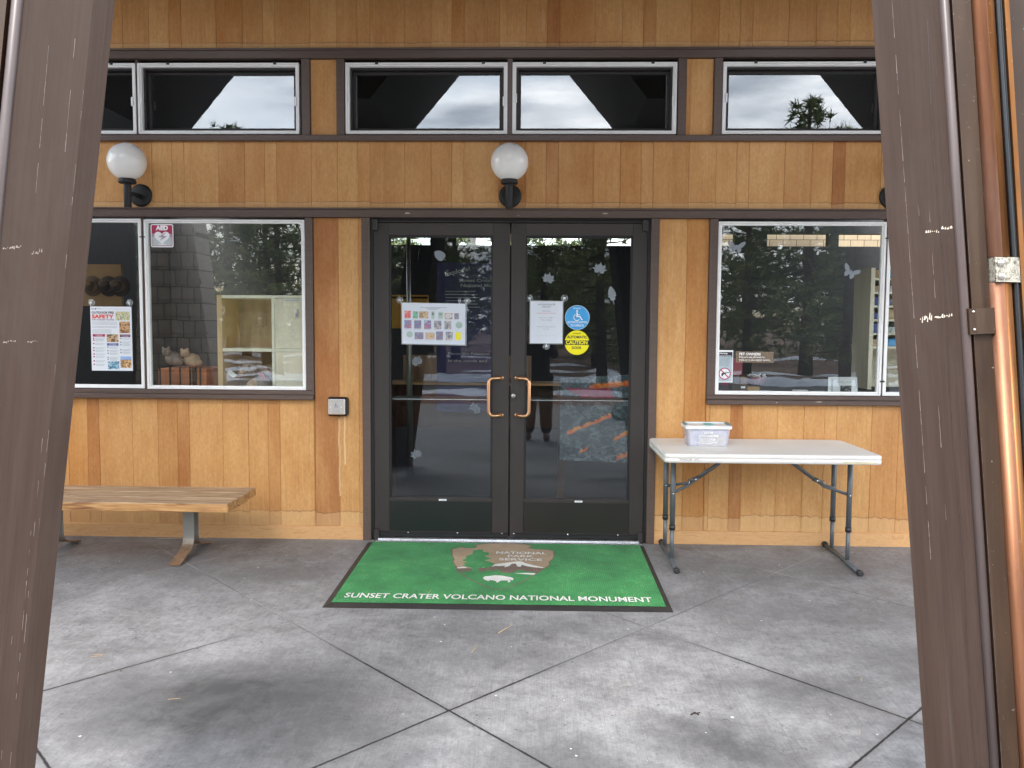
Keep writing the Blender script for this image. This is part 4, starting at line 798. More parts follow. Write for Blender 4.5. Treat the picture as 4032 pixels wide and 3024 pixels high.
for x, xs, xe in ((.878, .868, 1), (1.982, 1.965, -1)):
    gy1, gy2 = -.03, -.64
    for y, c in ((-.135, .214), (-.415, .212)):
        mb = MB(); mb.tube([(x, y, SL*y+.015), (x, y, c)], .0135, 14); mb.tube([(x, y, c), (x, y, zt-.053)], .0165, 14); mb.cur = 1; mb.tube([(x, y, c-.014), (x, y, c+.014)], .0195, 14)
        mb.cur = 2; mb.lathe([(.0001, -.021), (.004, -.0205), (.005, -.017)], (x, y, .43), 'Y', 8); mb.build('leg', ['tsteel', 'plug', 'alu'], T)
    mb = MB(); mb.tube([(x-.006, gy1, SL*gy1+.015), (x+.0, -.3, SL*-.3+.017), (x-.006, gy2, SL*gy2+.016)], .0145, 12); mb.cur = 1
    for yy, s_ in ((gy1, 1), (gy2, -1)): mb.tube([(x-.006, yy-s_*.015, SL*yy+.016), (x-.006, yy+s_*.012, SL*yy+.017), (x-.006, yy+s_*.02, SL*yy+.018)], [.019, .020, .013], 12)
    mb.build('foot_bar', ['tsteel', 'plug'], T)
    d = xe; mb = MB(); mx_, mz = x+d*.165, .497
    mb.tube([(x, -.14, .424), (x+d*.12, -.26, .468), (mx_, -.285, mz)], .0095, 10); mb.tube([(x, -.41, .432), (x+d*.12, -.31, .465), (mx_, -.292, mz)], .0095, 10)
    mb.tube([(mx_-d*.03, -.288, mz-.01), (mx_+d*.02, -.288, mz+.012)], .015, 10); mb.tube([(mx_, -.288, mz), (x+d*.40, -.288, zt-.06)], .0125, 10); mb.cur = 1
    mb.lathe([(.0001, -.02), (.006, -.019), (.007, -.014)], (mx_, -.288, mz+.002), 'Y', 10); ring = [(mx_-d*.045+.004*cos(a), -.288+.024*sin(a), mz-.022+.024*cos(a)) for a in [2*pi*i/16 for i in range(17)]]; mb.tube(ring, .0022, 6)
    mb.build('folding_brace', ['tsteel', 'alu'], T)
TB = thing('storage_tub', 'small clear plastic tub with white lid and paper labels on the table', 'storage tub', (1.1, -.31, zt))
mb = MB(); x0, x1, y0, y1 = .975, 1.217, -.40, -.24; zb = zt+.0015; zh = zb+.118; e = .016
def taper(mb, x0, x1, y0, y1, z0, z1, e, r=.014):
    A = [(x, y, z0) for x, y in rr2(x0, y0, x1, y1, r)]; Bq = [(x, y, z1) for x, y in rr2(x0-e, y0-e, x1+e, y1+e, r)]; n = len(A); mb.smooth = True; mb.add(A+Bq, [(i, (i+1) % n, n+(i+1) % n, n+i) for i in range(n)]); mb.smooth = False; mb.add(A, [list(range(n))])
taper(mb, x0, x1, y0, y1, zb, zh, e); taper(mb, x0+.002, x1-.002, y0+.002, y1-.002, zb+.002, zh, e); mb.build('tub_body', 'tub', TB)
mb = MB(); z = zh; out_ = [(x, y) for x, y in rr2(x0-e-.008, y0-e-.008, x1+e+.008, y1+e+.008, .02)]; mb.prism(out_, lambda x, y: (x, y, z-.006), lambda x, y: (x, y, z+.012)); mb.prism([(x, y) for x, y in rr2(x0-e+.004, y0-e+.004, x1+e-.004, y1+e-.004, .018)], lambda x, y: (x, y, z+.012), lambda x, y: (x, y, z+.0135))
mb.prism(rr2(x0-e-.004, y1-.01, x1+e+.004, y1+e+.007, .006), lambda x, y: (x, y, z+.0136), lambda x, y: (x, y, z+.019))
mb.build('lid', 'lid', TB)
mb = MB()
pieces('lid_clip', 'gteal', TB, [(xx, xx+.02, -.36, -.27, z+.013, z+.024, .003) for xx in (x0-e-.008, x1+e-.010)])
mb.smooth = True; mb.lathe([(.001, .007), (.03, .005), (.042, 0)], (1.11, -.32, z+.0136), 'Z', 20); mb.build('lid_handle', 'teal', TB)
mb = MB(); fnt = lambda off: (lambda u, v: (u, y0-e*(v-zb)/(zh-zb)-off, v)); fi = fnt(-.006)
mb.rect(.985, zb+.012, 1.207, zb+.100, fi); mb.cur = 1; mb.rect(1.045, zb+.004, 1.19, zb+.078, fnt(-.0045)); mb.cur = 2; mb.rect(.988, zb+.101, 1.21, zb+.112, fi); mb.cur = 3
for k in range(8): mb.rect(1.0, zb+.078-k*.007, 1.038, zb+.0805-k*.007, fnt(-.0055))
mb.build('contents', ['paper', 'manila', 'bluehead2', 'grey_ink'] if 'bluehead2' in M else ['paper', 'manila', 'pinkgrey', 'grey_ink'], TB)
mb = MB()
for (a, b, c, tx) in ((1.067, 1.123, .088, 'PARK MAPS'), (1.033, 1.158, .067, 'SUNSET CRATER TRAIL GUIDE'), (1.045, 1.138, .044, 'JUNIOR RANGER'), (1.026, 1.152, .025, 'PASS FOR DAILY HIKERS')):
    mb = MB(); mb.rect(a, zb+c-.0055, b, zb+c+.0055, fnt(.0008)); mb.cur = 1
    k = a+.006
    while k < b-.008: w_ = random.uniform(.005, .014); mb.rect(k, zb+c-.0018, min(k+w_, b-.004), zb+c+.0018, fnt(.0012)); k += w_+.003
    mb.build('label_strip', ['whitep', 'grey_ink'], TB)

# ------------------------------------------------------------------ bench
BN = thing('bench', 'weathered three plank wooden bench on bent steel legs, left', 'bench', (-2.65, -.395, 0))
for i in range(3):
    mb = MB(); y0 = -.72+i*.175; x1 = -1.85+(-.0, .006, -.003)[i]; z = .339; o_ = .004
    mb.box(-3.5, x1, y0, y0+.162, z, z+.055, .004); mb.build('seat_plank', 'benchtop', BN)
for x in (-2.215, -3.11):
    for s_, y in ((-1, -.43), (1, -.36)):
        mb = MB(); P = [(y, .334), (y, .12)]
        for i in range(1, 7): a = i/6*R(76); P.append((y+s_*(.085*(1-cos(a))), .12-.085*sin(a)))
        ye = -.655 if s_ < 0 else -.15; P.append((ye, SL*ye+.008)); th = .009
        for k in range(len(P)-1):
            (ya, za), (yb, zb_) = P[k], P[k+1]; dy_, dz_ = yb-ya, zb_-za; l = math.hypot(dy_, dz_); ny, nz = -dz_/l*th/2, dy_/l*th/2
            if k == 0: pa = [(ya+ny, za+nz), (ya-ny, za-nz)]
            if k+2 < len(P): d2 = (P[k+2][0]-yb, P[k+2][1]-zb_); l2 = math.hypot(*d2); n2 = (ny-d2[1]/l2*th/2, nz+d2[0]/l2*th/2); q = math.hypot(*n2)/(th/2)/1.0; n2 = (n2[0]/q, n2[1]/q)
            else: n2 = (ny, nz)
            pb = [(yb+n2[0], zb_+n2[1]), (yb-n2[0], zb_-n2[1])]; X0, X1 = x-.035, x+.035
            mb.add([(xx, *p) for p in (pa[0], pa[1], pb[1], pb[0]) for xx in (X0, X1)], [(0, 1, 7, 6), (2, 4, 5, 3), (0, 2, 3, 1), (4, 6, 7, 5), (0, 6, 4, 2), (1, 3, 5, 7)]); pa = pb
        mb.build('leg', 'leg', BN)
    mb = MB(); mb.box(x-.03, x+.03, -.63, -.16, .328, .336); mb.box(x-.1, x-.03, -.63, -.56, .330, .3362); mb.build('cross_bar', 'leg', BN)

# ------------------------------------------------------------------ door mat
MT = thing('door_mat', 'green door mat with arrowhead emblem and white lettering at the door', 'door mat', (-.19, -.65, -.016))
mb = MB(); o_ = [(-1.128, -.08), (-1.128, -1.312), (.745, -1.302), (.745, -.08)]; i_ = [(-1.094, -.082), (-1.094, -1.247), (.716, -1.237), (.716, -.082)]
for k in range(3):
    a, b, c, d = o_[k], o_[k+1], i_[k+1], i_[k]; mb.add([G(.0015)(*a), G(.0015)(*b), G(.007)(*c), G(.007)(*d)], [(0, 1, 2, 3)])
mb.poly(o_, G(.001)); mb.build('border', 'rubber', MT)
tan = [(-0.538, -0.243), (-0.528, -0.229), (-0.486, -0.195), (-0.439, -0.206), (-0.389, -0.203), (-0.378, -0.17), (-0.398, -0.137), (-0.331, -0.1), (-0.238, -0.083), (-0.137, -0.083), (-0.047, -0.107), (-0.008, -0.146), (-0.033, -0.186), (0.004, -0.211), (0.087, -0.22), (0.132, -0.244), (0.135, -0.356), (0.125, -0.418), (0.098, -0.49), (0.103, -0.548), (0.066, -0.62), (-0.467, -0.653), (-0.478, -0.597), (-0.505, -0.518), (-0.503, -0.453), (-0.522, -0.387)]
brown = [(-0.339, -0.634), (-0.258, -0.599), (-0.178, -0.549), (-0.089, -0.516), (0.066, -0.615), (0.032, -0.691), (0.015, -0.702), (-0.076, -0.657), (-0.107, -0.67), (-0.123, -0.716), (-0.182, -0.714), (-0.208, -0.674), (-0.225, -0.644), (-0.246, -0.687), (-0.275, -0.661), (-0.298, -0.689), (-0.328, -0.707)]
brownl = [(-0.468, -0.644), (-0.377, -0.636), (-0.375, -0.691), (-0.433, -0.701), (-0.451, -0.696)]
snow = [(-0.256, -0.601), (-0.239, -0.552), (-0.161, -0.514), (-0.097, -0.488), (-0.075, -0.489), (-0.046, -0.526), (0.004, -0.564), (0.068, -0.606), (0.054, -0.616), (-0.01, -0.599), (-0.042, -0.583), (-0.071, -0.556), (-0.079, -0.6), (-0.098, -0.591), (-0.11, -0.535), (-0.132, -0.536), (-0.152, -0.588), (-0.179, -0.612), (-0.173, -0.578), (-0.208, -0.591), (-0.237, -0.586)]
cloud = [(-0.468, -0.631), (-0.431, -0.609), (-0.408, -0.617), (-0.414, -0.637), (-0.465, -0.644)]
lake = [(-0.114, -0.724), (-0.044, -0.712), (0.015, -0.718), (0.003, -0.749), (-0.05, -0.737)]
bison = [(-0.296, -0.812), (-0.289, -0.79), (-0.259, -0.779), (-0.228, -0.766), (-0.187, -0.77), (-0.159, -0.785), (-0.131, -0.797), (-0.115, -0.819), (-0.12, -0.855), (-0.13, -0.85), (-0.134, -0.835), (-0.138, -0.851), (-0.129, -0.866), (-0.142, -0.894), (-0.149, -0.887), (-0.146, -0.861), (-0.163, -0.857), (-0.19, -0.861), (-0.207, -0.896), (-0.216, -0.89), (-0.216, -0.875), (-0.234, -0.86), (-0.254, -0.856), (-0.262, -0.875), (-0.271, -0.862), (-0.285, -0.852), (-0.293, -0.832)]
tree = [(-0.36, -0.243), (-0.335, -0.242), (-0.327, -0.291), (-0.288, -0.308), (-0.289, -0.364), (-0.314, -0.377), (-0.289, -0.419), (-0.263, -0.43), (-0.308, -0.474), (-0.27, -0.507), (-0.239, -0.541), (-0.255, -0.587), (-0.274, -0.622), (-0.334, -0.63), (-0.333, -0.713), (-0.37, -0.714), (-0.376, -0.632), (-0.406, -0.605), (-0.443, -0.596), (-0.417, -0.56), (-0.444, -0.544), (-0.414, -0.514), (-0.451, -0.48), (-0.43, -0.444), (-0.428, -0.383), (-0.394, -0.344), (-0.396, -0.268), (-0.374, -0.252)]
outl = [(-0.467, -0.653), (-0.45, -0.707), (-0.382, -0.821), (-0.3, -0.928), (-0.251, -0.985), (-0.194, -1.004), (-0.152, -0.985), (-0.108, -0.93), (-0.049, -0.842), (0.015, -0.718), (0.066, -0.62)]
mb = MB(); mb.poly(i_, G(.0085)); mb.f.pop(); mb.mi.pop(); mb.sm.pop(); mb.v.clear()
mb.add([G(.0085)(*p) for p in i_], [(0, 1, 2, 3)])
for q, mi, h in ((tan, 1, .0095), (brown, 2, .0105), (brownl, 2, .0105), (snow, 3, .0115), (cloud, 3, .0115), (lake, 3, .0115), (bison, 3, .0115), (tree, 0, .011)): mb.cur = mi; mb.poly(q, G(h))
mb.cur = 2
for a, b in zip(outl[:-1], outl[1:]):
    d = Vector((b[0]-a[0], b[1]-a[1])); nrm = Vector((-d.y, d.x)).normalized()*.005; mb.poly([(a[0]+nrm.x, a[1]+nrm.y), (b[0]+nrm.x, b[1]+nrm.y), (b[0]-nrm.x, b[1]-nrm.y), (a[0]-nrm.x, a[1]-nrm.y)], G(.0095))
for a, b in zip(tan, tan[1:]+tan[:1]):
    d = Vector((b[0]-a[0], b[1]-a[1])); nrm = Vector((-d.y, d.x)).normalized()*.0035; mb.poly([(a[0]+nrm.x, a[1]+nrm.y), (b[0]+nrm.x, b[1]+nrm.y), (b[0]-nrm.x, b[1]-nrm.y), (a[0]-nrm.x, a[1]-nrm.y)], G(.0099))
mb.cur = 3; f = G(.0118)
mb.text('NATIONAL', -.242, -.334, .086, -.282, f, .02); mb.text('PARK', -.165, -.400, .003, -.356, f, .02); mb.text('SERVICE', -.218, -.472, .055, -.426, f, .02)
mb.text('SUNSET CRATER VOLCANO NATIONAL MONUMENT', -1.042, -1.182, .652, -1.106, f, .018)
mb.build('pile', ['mg', 'mt', 'mb', 'mw'], MT)

# ------------------------------------------------------------------ small litter on the patio
rnd = random.Random(11); mb = MB()
for i in range(110):
    x, y = rnd.uniform(-2.8, 2.4), -rnd.random()**1.2*3.0-.03
    if -1.13 < x < .75 and y > -1.31 and rnd.random() < .85: continue
    s = rnd.uniform(.002, .006)*(1.6 if rnd.random() < .1 else 1); mb.cur = 0 if rnd.random() < .62 else 1
    h = .0125 if (-1.13 < x < .75 and y > -1.31) else .0015
    mb.poly([(x+s*rnd.uniform(.5, 1.2)*cos(a), y+s*rnd.uniform(.5, 1.2)*sin(a)) for a in (0, 1.2, 2.4, 3.6, 4.9)], G(h+.001))
for i in range(16):
    x, y = rnd.uniform(-2.6, 2.2), rnd.uniform(-2.9, -.05); a = rnd.uniform(0, pi); l = rnd.uniform(.02, .07); mb.cur = 2
    h = .0125 if (-1.13 < x < .75 and y > -1.31) else .002
    mb.tube([(x, y, SL*y+h+.001), (x+l*.5*cos(a), y+l*.5*sin(a), SL*y+h+.003), (x+l*cos(a+.2), y+l*sin(a+.2), SL*y+h+.001)], .0009, 5)
for x, y, a, l in ((-.17, -1.62, 1.0, .12), (-2.6, -.06, .05, .2), (-2.38, -.03, -.05, .12)): mb.tube([(x, y, SL*y+.002), (x+l*.5*cos(a), y+l*.5*sin(a), SL*y+.004), (x+l*cos(a), y+l*sin(a)+.01, SL*y+.002)], .0016, 5)
mb.cur = 1; mb.tube([(.63, -2.42, -.057), (.65, -2.40, -.056), (.66, -2.42, -.057)], .003, 5); mb.tube([(.645, -2.41, -.056), (.67, -2.4, -.057)], .002, 5)
M['litterdark'] = simple('dark_leaf_crumb', (.03, .02, .018), .8); M['litterpale'] = simple('pale_crumb', (.7, .7, .66), .7); M['straw2'] = simple('dry_pine_needle', (.6, .42, .22), .7)
tag(mb.build('leaf_litter', ['litterpale', 'litterdark', 'straw2']), 'pale crumbs, dark bits and pine needles scattered over the patio', kind='stuff')

# ------------------------------------------------------------------ things behind the glass
K = thing('storage_cabinet', 'pale birch cubby cabinet standing inside the left window', 'cabinet', (-1.75, .5, 0))
mb = MB(); yf, yb = .26, .62; zt_ = 1.685
mb.box(-2.272, -2.252, yf, yb, 0, zt_); mb.box(-2.251, -2.236, yf-.002, yb, 0, zt_); mb.cur = 1
for a, b in ((zt_-.022, zt_), (1.284, 1.307), (.85, .872)): mb.box(-2.2355, -1.2, yf, yb, a, b, .001)
for a in (-1.879, -1.49, -1.215): mb.box(a, a+.02, yf-.001, yb, 0, zt_-.0225)
mb.cur = 2; mb.box(-2.235, -1.88, yb-.02, yb, 0, zt_-.02)
M['birchside'] = simple('orange_birch_side', (.72, .5, .26), .45, 0, .08, 6)
mb.build('carcass', ['birchside', 'birchedge', 'birchbrown'], K)
for z0_, z1_ in ((1.3085, 1.662), (.873, 1.283)):
    mb = MB(); mb.box(-1.858, -1.4915, yf+.006, yf+.022, z0_, z1_); d = mb.build('cabinet_door', 'birch', K)
    if z0_ > 1:
        mb = MB(); mb.box(-1.712, -1.690, yf-.006, yf+.006, 1.53, 1.59, .004); mb.cur = 1; mb.rect(-1.704, 1.535, -1.698, 1.56, W(yf-.0065)); mb.cur = 0; mb.rect(-1.78, 1.645, -1.55, 1.657, W(yf+.005)); mb.cur = 1; mb.text('RESTOCK SUPPLY  BINS', -1.775, 1.648, -1.64, 1.654, W(yf+.0045), .01); mb.build('latch', ['whitep', 'bluehead'], d)
# generic squirrel plush in the lower cubby
PL = thing('plush_toy', 'grey brown stuffed animal with long ears in the lower cubby', 'plush toy', (-2.05, .36, .99))
M['fur'] = simple('grey_brown_plush', (.3, .24, .2), .95, 0, .35, 40, .6); M['fur2'] = simple('cream_plush', (.6, .42, .28), .95, 0, .15, 40, .5)
def blob(mb, c, r, n=14): mb.smooth = True; mb.add([(c[0]+r[0]*sin(pi*i/n)*cos(2*pi*j/n), c[1]+r[1]*sin(pi*i/n)*sin(2*pi*j/n), c[2]+r[2]*cos(pi*i/n)) for i in range(n+1) for j in range(n)], [(i*n+j, i*n+(j+1) % n, (i+1)*n+(j+1) % n, (i+1)*n+j) for i in range(n) for j in range(n)])
mb = MB(); blob(mb, (-2.03, .42, 1.0), (.085, .07, .13)); blob(mb, (-2.08, .36, 1.15), (.062, .06, .055)); blob(mb, (-2.11, .31, 1.135), (.034, .03, .028)); blob(mb, (-2.0, .40, .95), (.1, .08, .07)); mb.cur = 1; blob(mb, (-2.06, .368, 1.01), (.045, .035, .08)); blob(mb, (-2.115, .288, 1.13), (.02, .014, .02)); mb.cur = 2; blob(mb, (-2.063, .31, 1.175), (.007, .006, .007)); blob(mb, (-2.128, .279, 1.14), (.006, .004, .005))
mb.build('body', ['fur', 'fur2', 'ink'], PL)
for q in ([(-2.03, .39, 1.18), (-1.96, .35, 1.15), (-1.9, .33, 1.10)], [(-2.1, .4, 1.2), (-2.14, .38, 1.21), (-2.19, .36, 1.2)]): mb = MB(); mb.tube(q, [.012, .03, .012], 10); mb.build('ear', 'fur', PL)
mb = MB(); mb.poly([(-1.99, 1.13), (-1.975, 1.135), (-1.935, 1.09), (-1.95, 1.08)], W(.3)); mb.build('paper_tag', 'red', PL)
mb = MB(); mb.poly([(-2.2, 1.15), (-2.15, 1.11), (-2.18, 1.09), (-2.23, 1.13)], W(.31)); mb.build('paper_tag', 'whitep', PL)
# wooden bin and toys left of cabinet
CR_ = thing('wooden_bin', 'rust coloured wooden bin with dark strap behind left window', 'bin', (-2.72, .6, 0))
M['rust'] = simple('rust_wood', (.6, .2, .08), .6, 0, .3, 6, .1, (1, 1, 3)); mb = MB(); mb.box(-2.78, -2.42, .42, .8, .6, 1.15, .006); mb.cur = 1
for i in range(5): mb.box(-2.77+i*.075, -2.76+i*.075, .414, .42, .9, 1.16)
mb.box(-2.52, -2.49, .405, .413, .95, 1.16); mb.build('crate_body', ['rust', 'black'], CR_)
for i, (x, z, m_, lb) in enumerate(((-2.72, 1.22, 'fur', 'grey soft toy heaped in the rust coloured bin'), (-2.58, 1.21, 'fur2', 'cream soft toy lying on top of the rust coloured bin'))):
    mb = MB(); blob(mb, (x, .55, z), (.06, .06, .05)); blob(mb, (x+.05, .5, z-.02), (.05, .04, .03)); blob(mb, (x-.03, .5, z+.05), (.034, .03, .03)); blob(mb, (x-.05, .49, z+.075), (.012, .008, .012)); blob(mb, (x-.01, .49, z+.078), (.012, .008, .012)); tag(mb.build('soft_toy', m_), lb, 'plush toy')
# hats on a board deeper inside
HB = thing('hat_rack', 'brown board with hanging hats inside the dark left window', 'hat rack', (-3.7, 1.55, 1.65)); mb = MB(); mb.box(-3.95, -3.59, 1.52, 1.56, 1.63, 1.99); mb.build('board', 'peg', HB)
for x, m_, lb in ((-3.84, 'felt', 'brown hat with tan crown, left hat on the board'), (-3.70, 'felt2', 'dark brown hat hanging in the middle of the board'), (-3.60, 'felt2', 'dark hat at the right end of the board')):
    mb = MB(); mb.smooth = True; mb.lathe([(.0001, -.11), (.035, -.105), (.045, -.06), (.05, -.01), (.085, 0), (.09, .006)], (x, 1.515, 1.80), 'Y', 20)
    mb.cur = 1; mb.smooth = True; mb.lathe([(.046, -.062), (.0505, -.03), (.051, -.02)], (x, 1.515, 1.80), 'Y', 20); blob(mb, (x, 1.42, 1.82), (.04, .03, .03), 10)
    h = mb.build('hat', [m_, 'straw' if m_ == 'felt' else 'felt']); tag(h, lb, 'hat', 'hats on the rack')
# banner, boards, counter and lava photo behind the doors
BA = thing('exhibit_banner', 'indigo exhibit banner with grey lettering inside the left door', 'banner', (-.45, 1.31, .76)); mb = MB(); mb.box(-.82, -.262, 1.3, 1.32, .76, 2.0); f = W(1.298); mb.cur = 1  # banner and lettering pulled nearer along the line of sight, scaled about the camera
c_, s_ = cos(R(14)), sin(R(14)); fr_ = lambda u, v: (-.745+u*c_-v*s_, 1.298, 1.874+u*s_+v*c_); mb.text('Explore!', 0, 0, .213, .05, fr_, .03)
mb.text('Sunset Crater Vol', -.638, 1.841, -.27, 1.868, f, .02); mb.text('National Monum', -.622, 1.80, -.27, 1.827, f, .02)
for k in range(6): mb.rect(-.75, 1.76-k*.026, -.5+.02*(k % 3), 1.766-k*.026, f)
mb.text('Places like Palatsmo ("Red', -.726, 1.23, -.27, 1.257, f, .015); mb.text('in the minds and', -.726, 1.175, -.4, 1.198, f, .015)
mb.build('banner_panel', ['banner', 'bannertx'], BA)
mb = MB(); mb.box(-1.5, -1.05, 2.5, 2.56, 1.45, 1.775, .003); mb.cur = 1; mb.box(-1.5, -1.05, 2.49, 2.499, 1.74, 1.76); tag(mb.build('wooden_sign_board', ['amber', 'felt2']), 'amber wooden board behind the product photo sheet', 'board')
mb = MB()
for i in range(9): x = -1.15+i*.125; mb.box(x, x+.12, 1.6+(i % 2)*.01, 1.63+(i % 2)*.01, .78+(i % 3)*.02, 1.22)
tag(mb.build('plank_display', 'wood2'), 'rustic vertical plank display inside the left door', 'display')
mb = MB(); mb.box(-1.3, .3, 1.25, 1.55, .985, 1.005, .003); mb.cur = 1; mb.box(-1.26, -1.2, 1.3, 1.5, 0, .985); mb.box(.2, .26, 1.3, 1.5, 0, .985); mb.box(-1.2, .2, 1.5, 1.52, .6, .985); tag(mb.build('display_counter', ['counter', 'walnut']), 'brown display counter just inside the doors', 'counter')
mb = MB(); mb.tube([(-.985, .9, .3), (-1.0, .9, 2.6)], [.03, .012], 10); mb.tube([(-.985, .9, 0), (-.985, .9, .05)], .09, 12); tag(mb.build('pole_stand', 'steel'), 'pale pole standing inside at the left of the left door', 'pole')
mb = MB(); mb.prism([(.194, .472), (.194, 1.092), (.75, 1.12), (.75, .452)], W(.6), W(.63)); tag(mb.build('lava_photo_panel', 'lava'), 'large photo panel of grey rock and orange lava inside right door', 'display panel')  # panel and flow lines scaled about the camera to a nearer, brighter depth
mb = MB(); mb.prism([(.215, 1.02), (.565, 1.015), (.60, .93), (.41, .92)], W(.585), W(.595)); M['crim'] = simple('crimson_card', (.4, .03, .07), .4); tag(mb.build('display_card', 'crim'), 'crimson card in front of the lava photo panel', 'card')
# window sill goods, right window
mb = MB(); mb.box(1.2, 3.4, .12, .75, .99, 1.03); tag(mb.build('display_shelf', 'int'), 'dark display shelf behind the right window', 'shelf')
mb = MB(); q = [(2.062, 1.031), (2.285, 1.031), (2.30, 1.13), (2.098, 1.128)]; f0 = lambda u, v: (u, .18+(v-1.03)*.9, v); f1 = lambda u, v: (u+.006, .20+(v-1.03)*.9, v-.003)
mb.prism([(2.035, 1.031), (2.24, 1.031), (2.268, 1.136), (2.067, 1.134)], f0, f1); mb.cur = 1; ff = lambda u, v: (u, .1785+(v-1.03)*.9, v)
mb.poly([(2.055, 1.033), (2.07, 1.033), (2.098, 1.122), (2.083, 1.122)], ff); mb.cur = 2; mb.poly([(2.12, 1.033), (2.195, 1.033), (2.212, 1.078), (2.135, 1.078)], ff); mb.cur = 1; mb.text('ANSEL ADAMS', 2.115, 1.094, 2.245, 1.108, ff, 0.0)
M['bwphoto'] = photo('black_and_white_photo', [(.03, .03, .03), (.12, .12, .12), (.6, .6, .6)], 50, 9); tag(mb.build('book', ['whitep', 'lgrey_ink', 'bwphoto']), 'white art book leaning at lower right of the right window', 'book')
mb = MB(); mb.box(1.415, 1.465, .13, .2, 1.031, 1.148, .003); mb.cur = 1; mb.box(1.422, 1.45, .127, .13, 1.06, 1.073); tag(mb.build('book', ['walnut', 'whitep']), 'dark brown book standing upright beside the patterned basket', 'book')
mb = MB(); mb.box(1.36, 1.413, .14, .22, 1.031, 1.145, .003); tag(mb.build('book', 'felt2'), 'black book standing left of the dark brown book', 'book')
mb = MB(); mb.box(1.468, 1.548, .13, .25, 1.031, 1.07, .002); tag(mb.build('wooden_box', 'straw'), 'small tan wooden box under the patterned basket', 'box')
BK = thing('basket', 'blue and red patterned cloth bowl in the right window', 'basket', (1.54, .2, 1.07)); M['bcloth'] = photo('woven_pattern', [(.1, .2, .4), (.45, .1, .06), (.12, .25, .45), (.7, .3, .1)], 45, 12)
mb = MB(); mb.smooth = True; mb.lathe([(.02, 1.075), (.045, 1.09), (.07, 1.12), (.075, 1.132)], (1.545, .22, 0), 'Z', 20); mb.build('bowl', 'bcloth', BK)
mb = MB()
for i in range(16): a = i*1.9; x = 1.545+.05*cos(a); yy = .22+.05*sin(a); mb.tube([(x, yy, 1.13), (x+.012*cos(a*3), yy-.01, 1.145), (x+.02*cos(a*2), yy-.015, 1.135+.02*(i % 2))], [.005, .007, .002], 6)
mb.build('filling', ['cupc'], BK)
mb = MB(); mb.box(1.37, 1.52, .5, .52, 1.05, 1.25); tag(mb.build('display_sign', 'crimdark' if 'crimdark' in M else 'crim'), 'dull red sign behind the books in the right window', 'sign')
mb = MB(); mb.lathe([(.0001, 1.037), (.05, 1.037), (.055, 1.045), (.05, 1.047), (.0001, 1.045)], (1.85, .2, 0), 'Z', 24); tag(mb.build('plate', 'whitep'), 'small white dish on the shelf in the right window', 'dish')
SH = thing('shelf_unit', 'pale book shelf unit seen in the sliver of the far right window', 'shelves', (3.0, .7, 0)); mb = MB(); mb.box(2.45, 3.3, .85, .87, 1.03, 1.92); mb.box(2.45, 2.48, .55, .85, 1.03, 1.92)
for i in range(6): mb.box(2.48, 3.3, .55, .85, 1.33+i*.1, 1.345+i*.1)
mb.build('shelf', 'birch', SH); mb = MB(); rnd = random.Random(9)
for i in range(6):
    x = 2.5
    while x < 3.2: w_ = rnd.uniform(.03, .12); mb.cur = rnd.randrange(4); mb.box(x, x+w_-.003, .6, .8, 1.346+i*.1, 1.346+i*.1+rnd.uniform(.04, .08)); x += w_
mb.build('book_row', ['skyblue', 'bluehead', 'birchbrown', 'lgrey_ink'], SH)

# ------------------------------------------------------------------ outside, mirrored in the glass: wayside panel, trees, rocks, photographer
WP = thing('wayside_exhibit', 'angled dark metal wayside exhibit panel, mirrored in the right door', 'sign', (2.1, -12.3, -.3))
mb = MB(); mb.box(2.05, 2.2, -12.4, -12.25, -.35, .75); mb.box(2.75, 2.9, -12.4, -12.25, -.35, .75); mb.build('stand', 'blackmetal', WP)
mb = MB(); mb.add([(1.9, -12.75, .68), (3.05, -12.75, .68), (3.05, -12.0, 1.08), (1.9, -12.0, 1.08), (1.9, -12.75, .62), (3.05, -12.75, .62), (3.05, -12.0, 1.02), (1.9, -12.0, 1.02)], [(0, 1, 2, 3), (4, 7, 6, 5), (0, 4, 5, 1), (1, 5, 6, 2), (2, 6, 7, 3), (3, 7, 4, 0)]); mb.build('panel', 'blackmetal', WP)
def pine(seed, h, low):
    rnd = random.Random(seed); tr = MB(); cr = MB(); cr.smooth = False
    P = [(.06*h*.1*sin(i*.9+seed), .05*sin(i*1.3), h*i/9) for i in range(10)]; tr.tube(P, [.024*h*(1-.88*i/9)+.02 for i in range(10)], 9)
    nl = int(16+h*3.2)
    for k in range(nl):
        t_ = low+(1-low)*((k+rnd.random())/nl); z = h*t_; a = k*2.4+rnd.uniform(-.4, .4); L_ = h*.30*(1-t_)**.7*rnd.choice((.35, .6, .85, 1.0, 1.35))*rnd.uniform(.8, 1.2)+.35; dz = rnd.uniform(-.12, .25)*L_
        pts = [Vector((0, 0, z)), Vector((cos(a)*L_*.5, sin(a)*L_*.5, z+dz*.3-.04*L_)), Vector((cos(a)*L_, sin(a)*L_, z+dz))]
        tr.tube([tuple(p) for p in pts], [.05*(1-t_)+.018, .028, .008], 5, False)
        for q in range(int(5+L_*4.2)):
            f = rnd.uniform(.32, 1.05); base = pts[0].lerp(pts[1], f*2) if f < .5 else pts[1].lerp(pts[2], (f-.5)*2); base = base+Vector((rnd.gauss(0, .19), rnd.gauss(0, .19), rnd.gauss(0, .13)))*(.5+L_*.28)
            for nn in range(15):
                d = Vector((rnd.gauss(0, 1), rnd.gauss(0, 1), rnd.gauss(.35, .8))).normalized(); l = rnd.uniform(.2, .46); sd_ = d.cross(Vector((rnd.random(), rnd.random(), rnd.random()))).normalized()*rnd.uniform(.018, .04)
                cr.add([base-sd_, base+sd_, base+d*l], [(0, 1, 2)])
    return tr, cr
protos = []
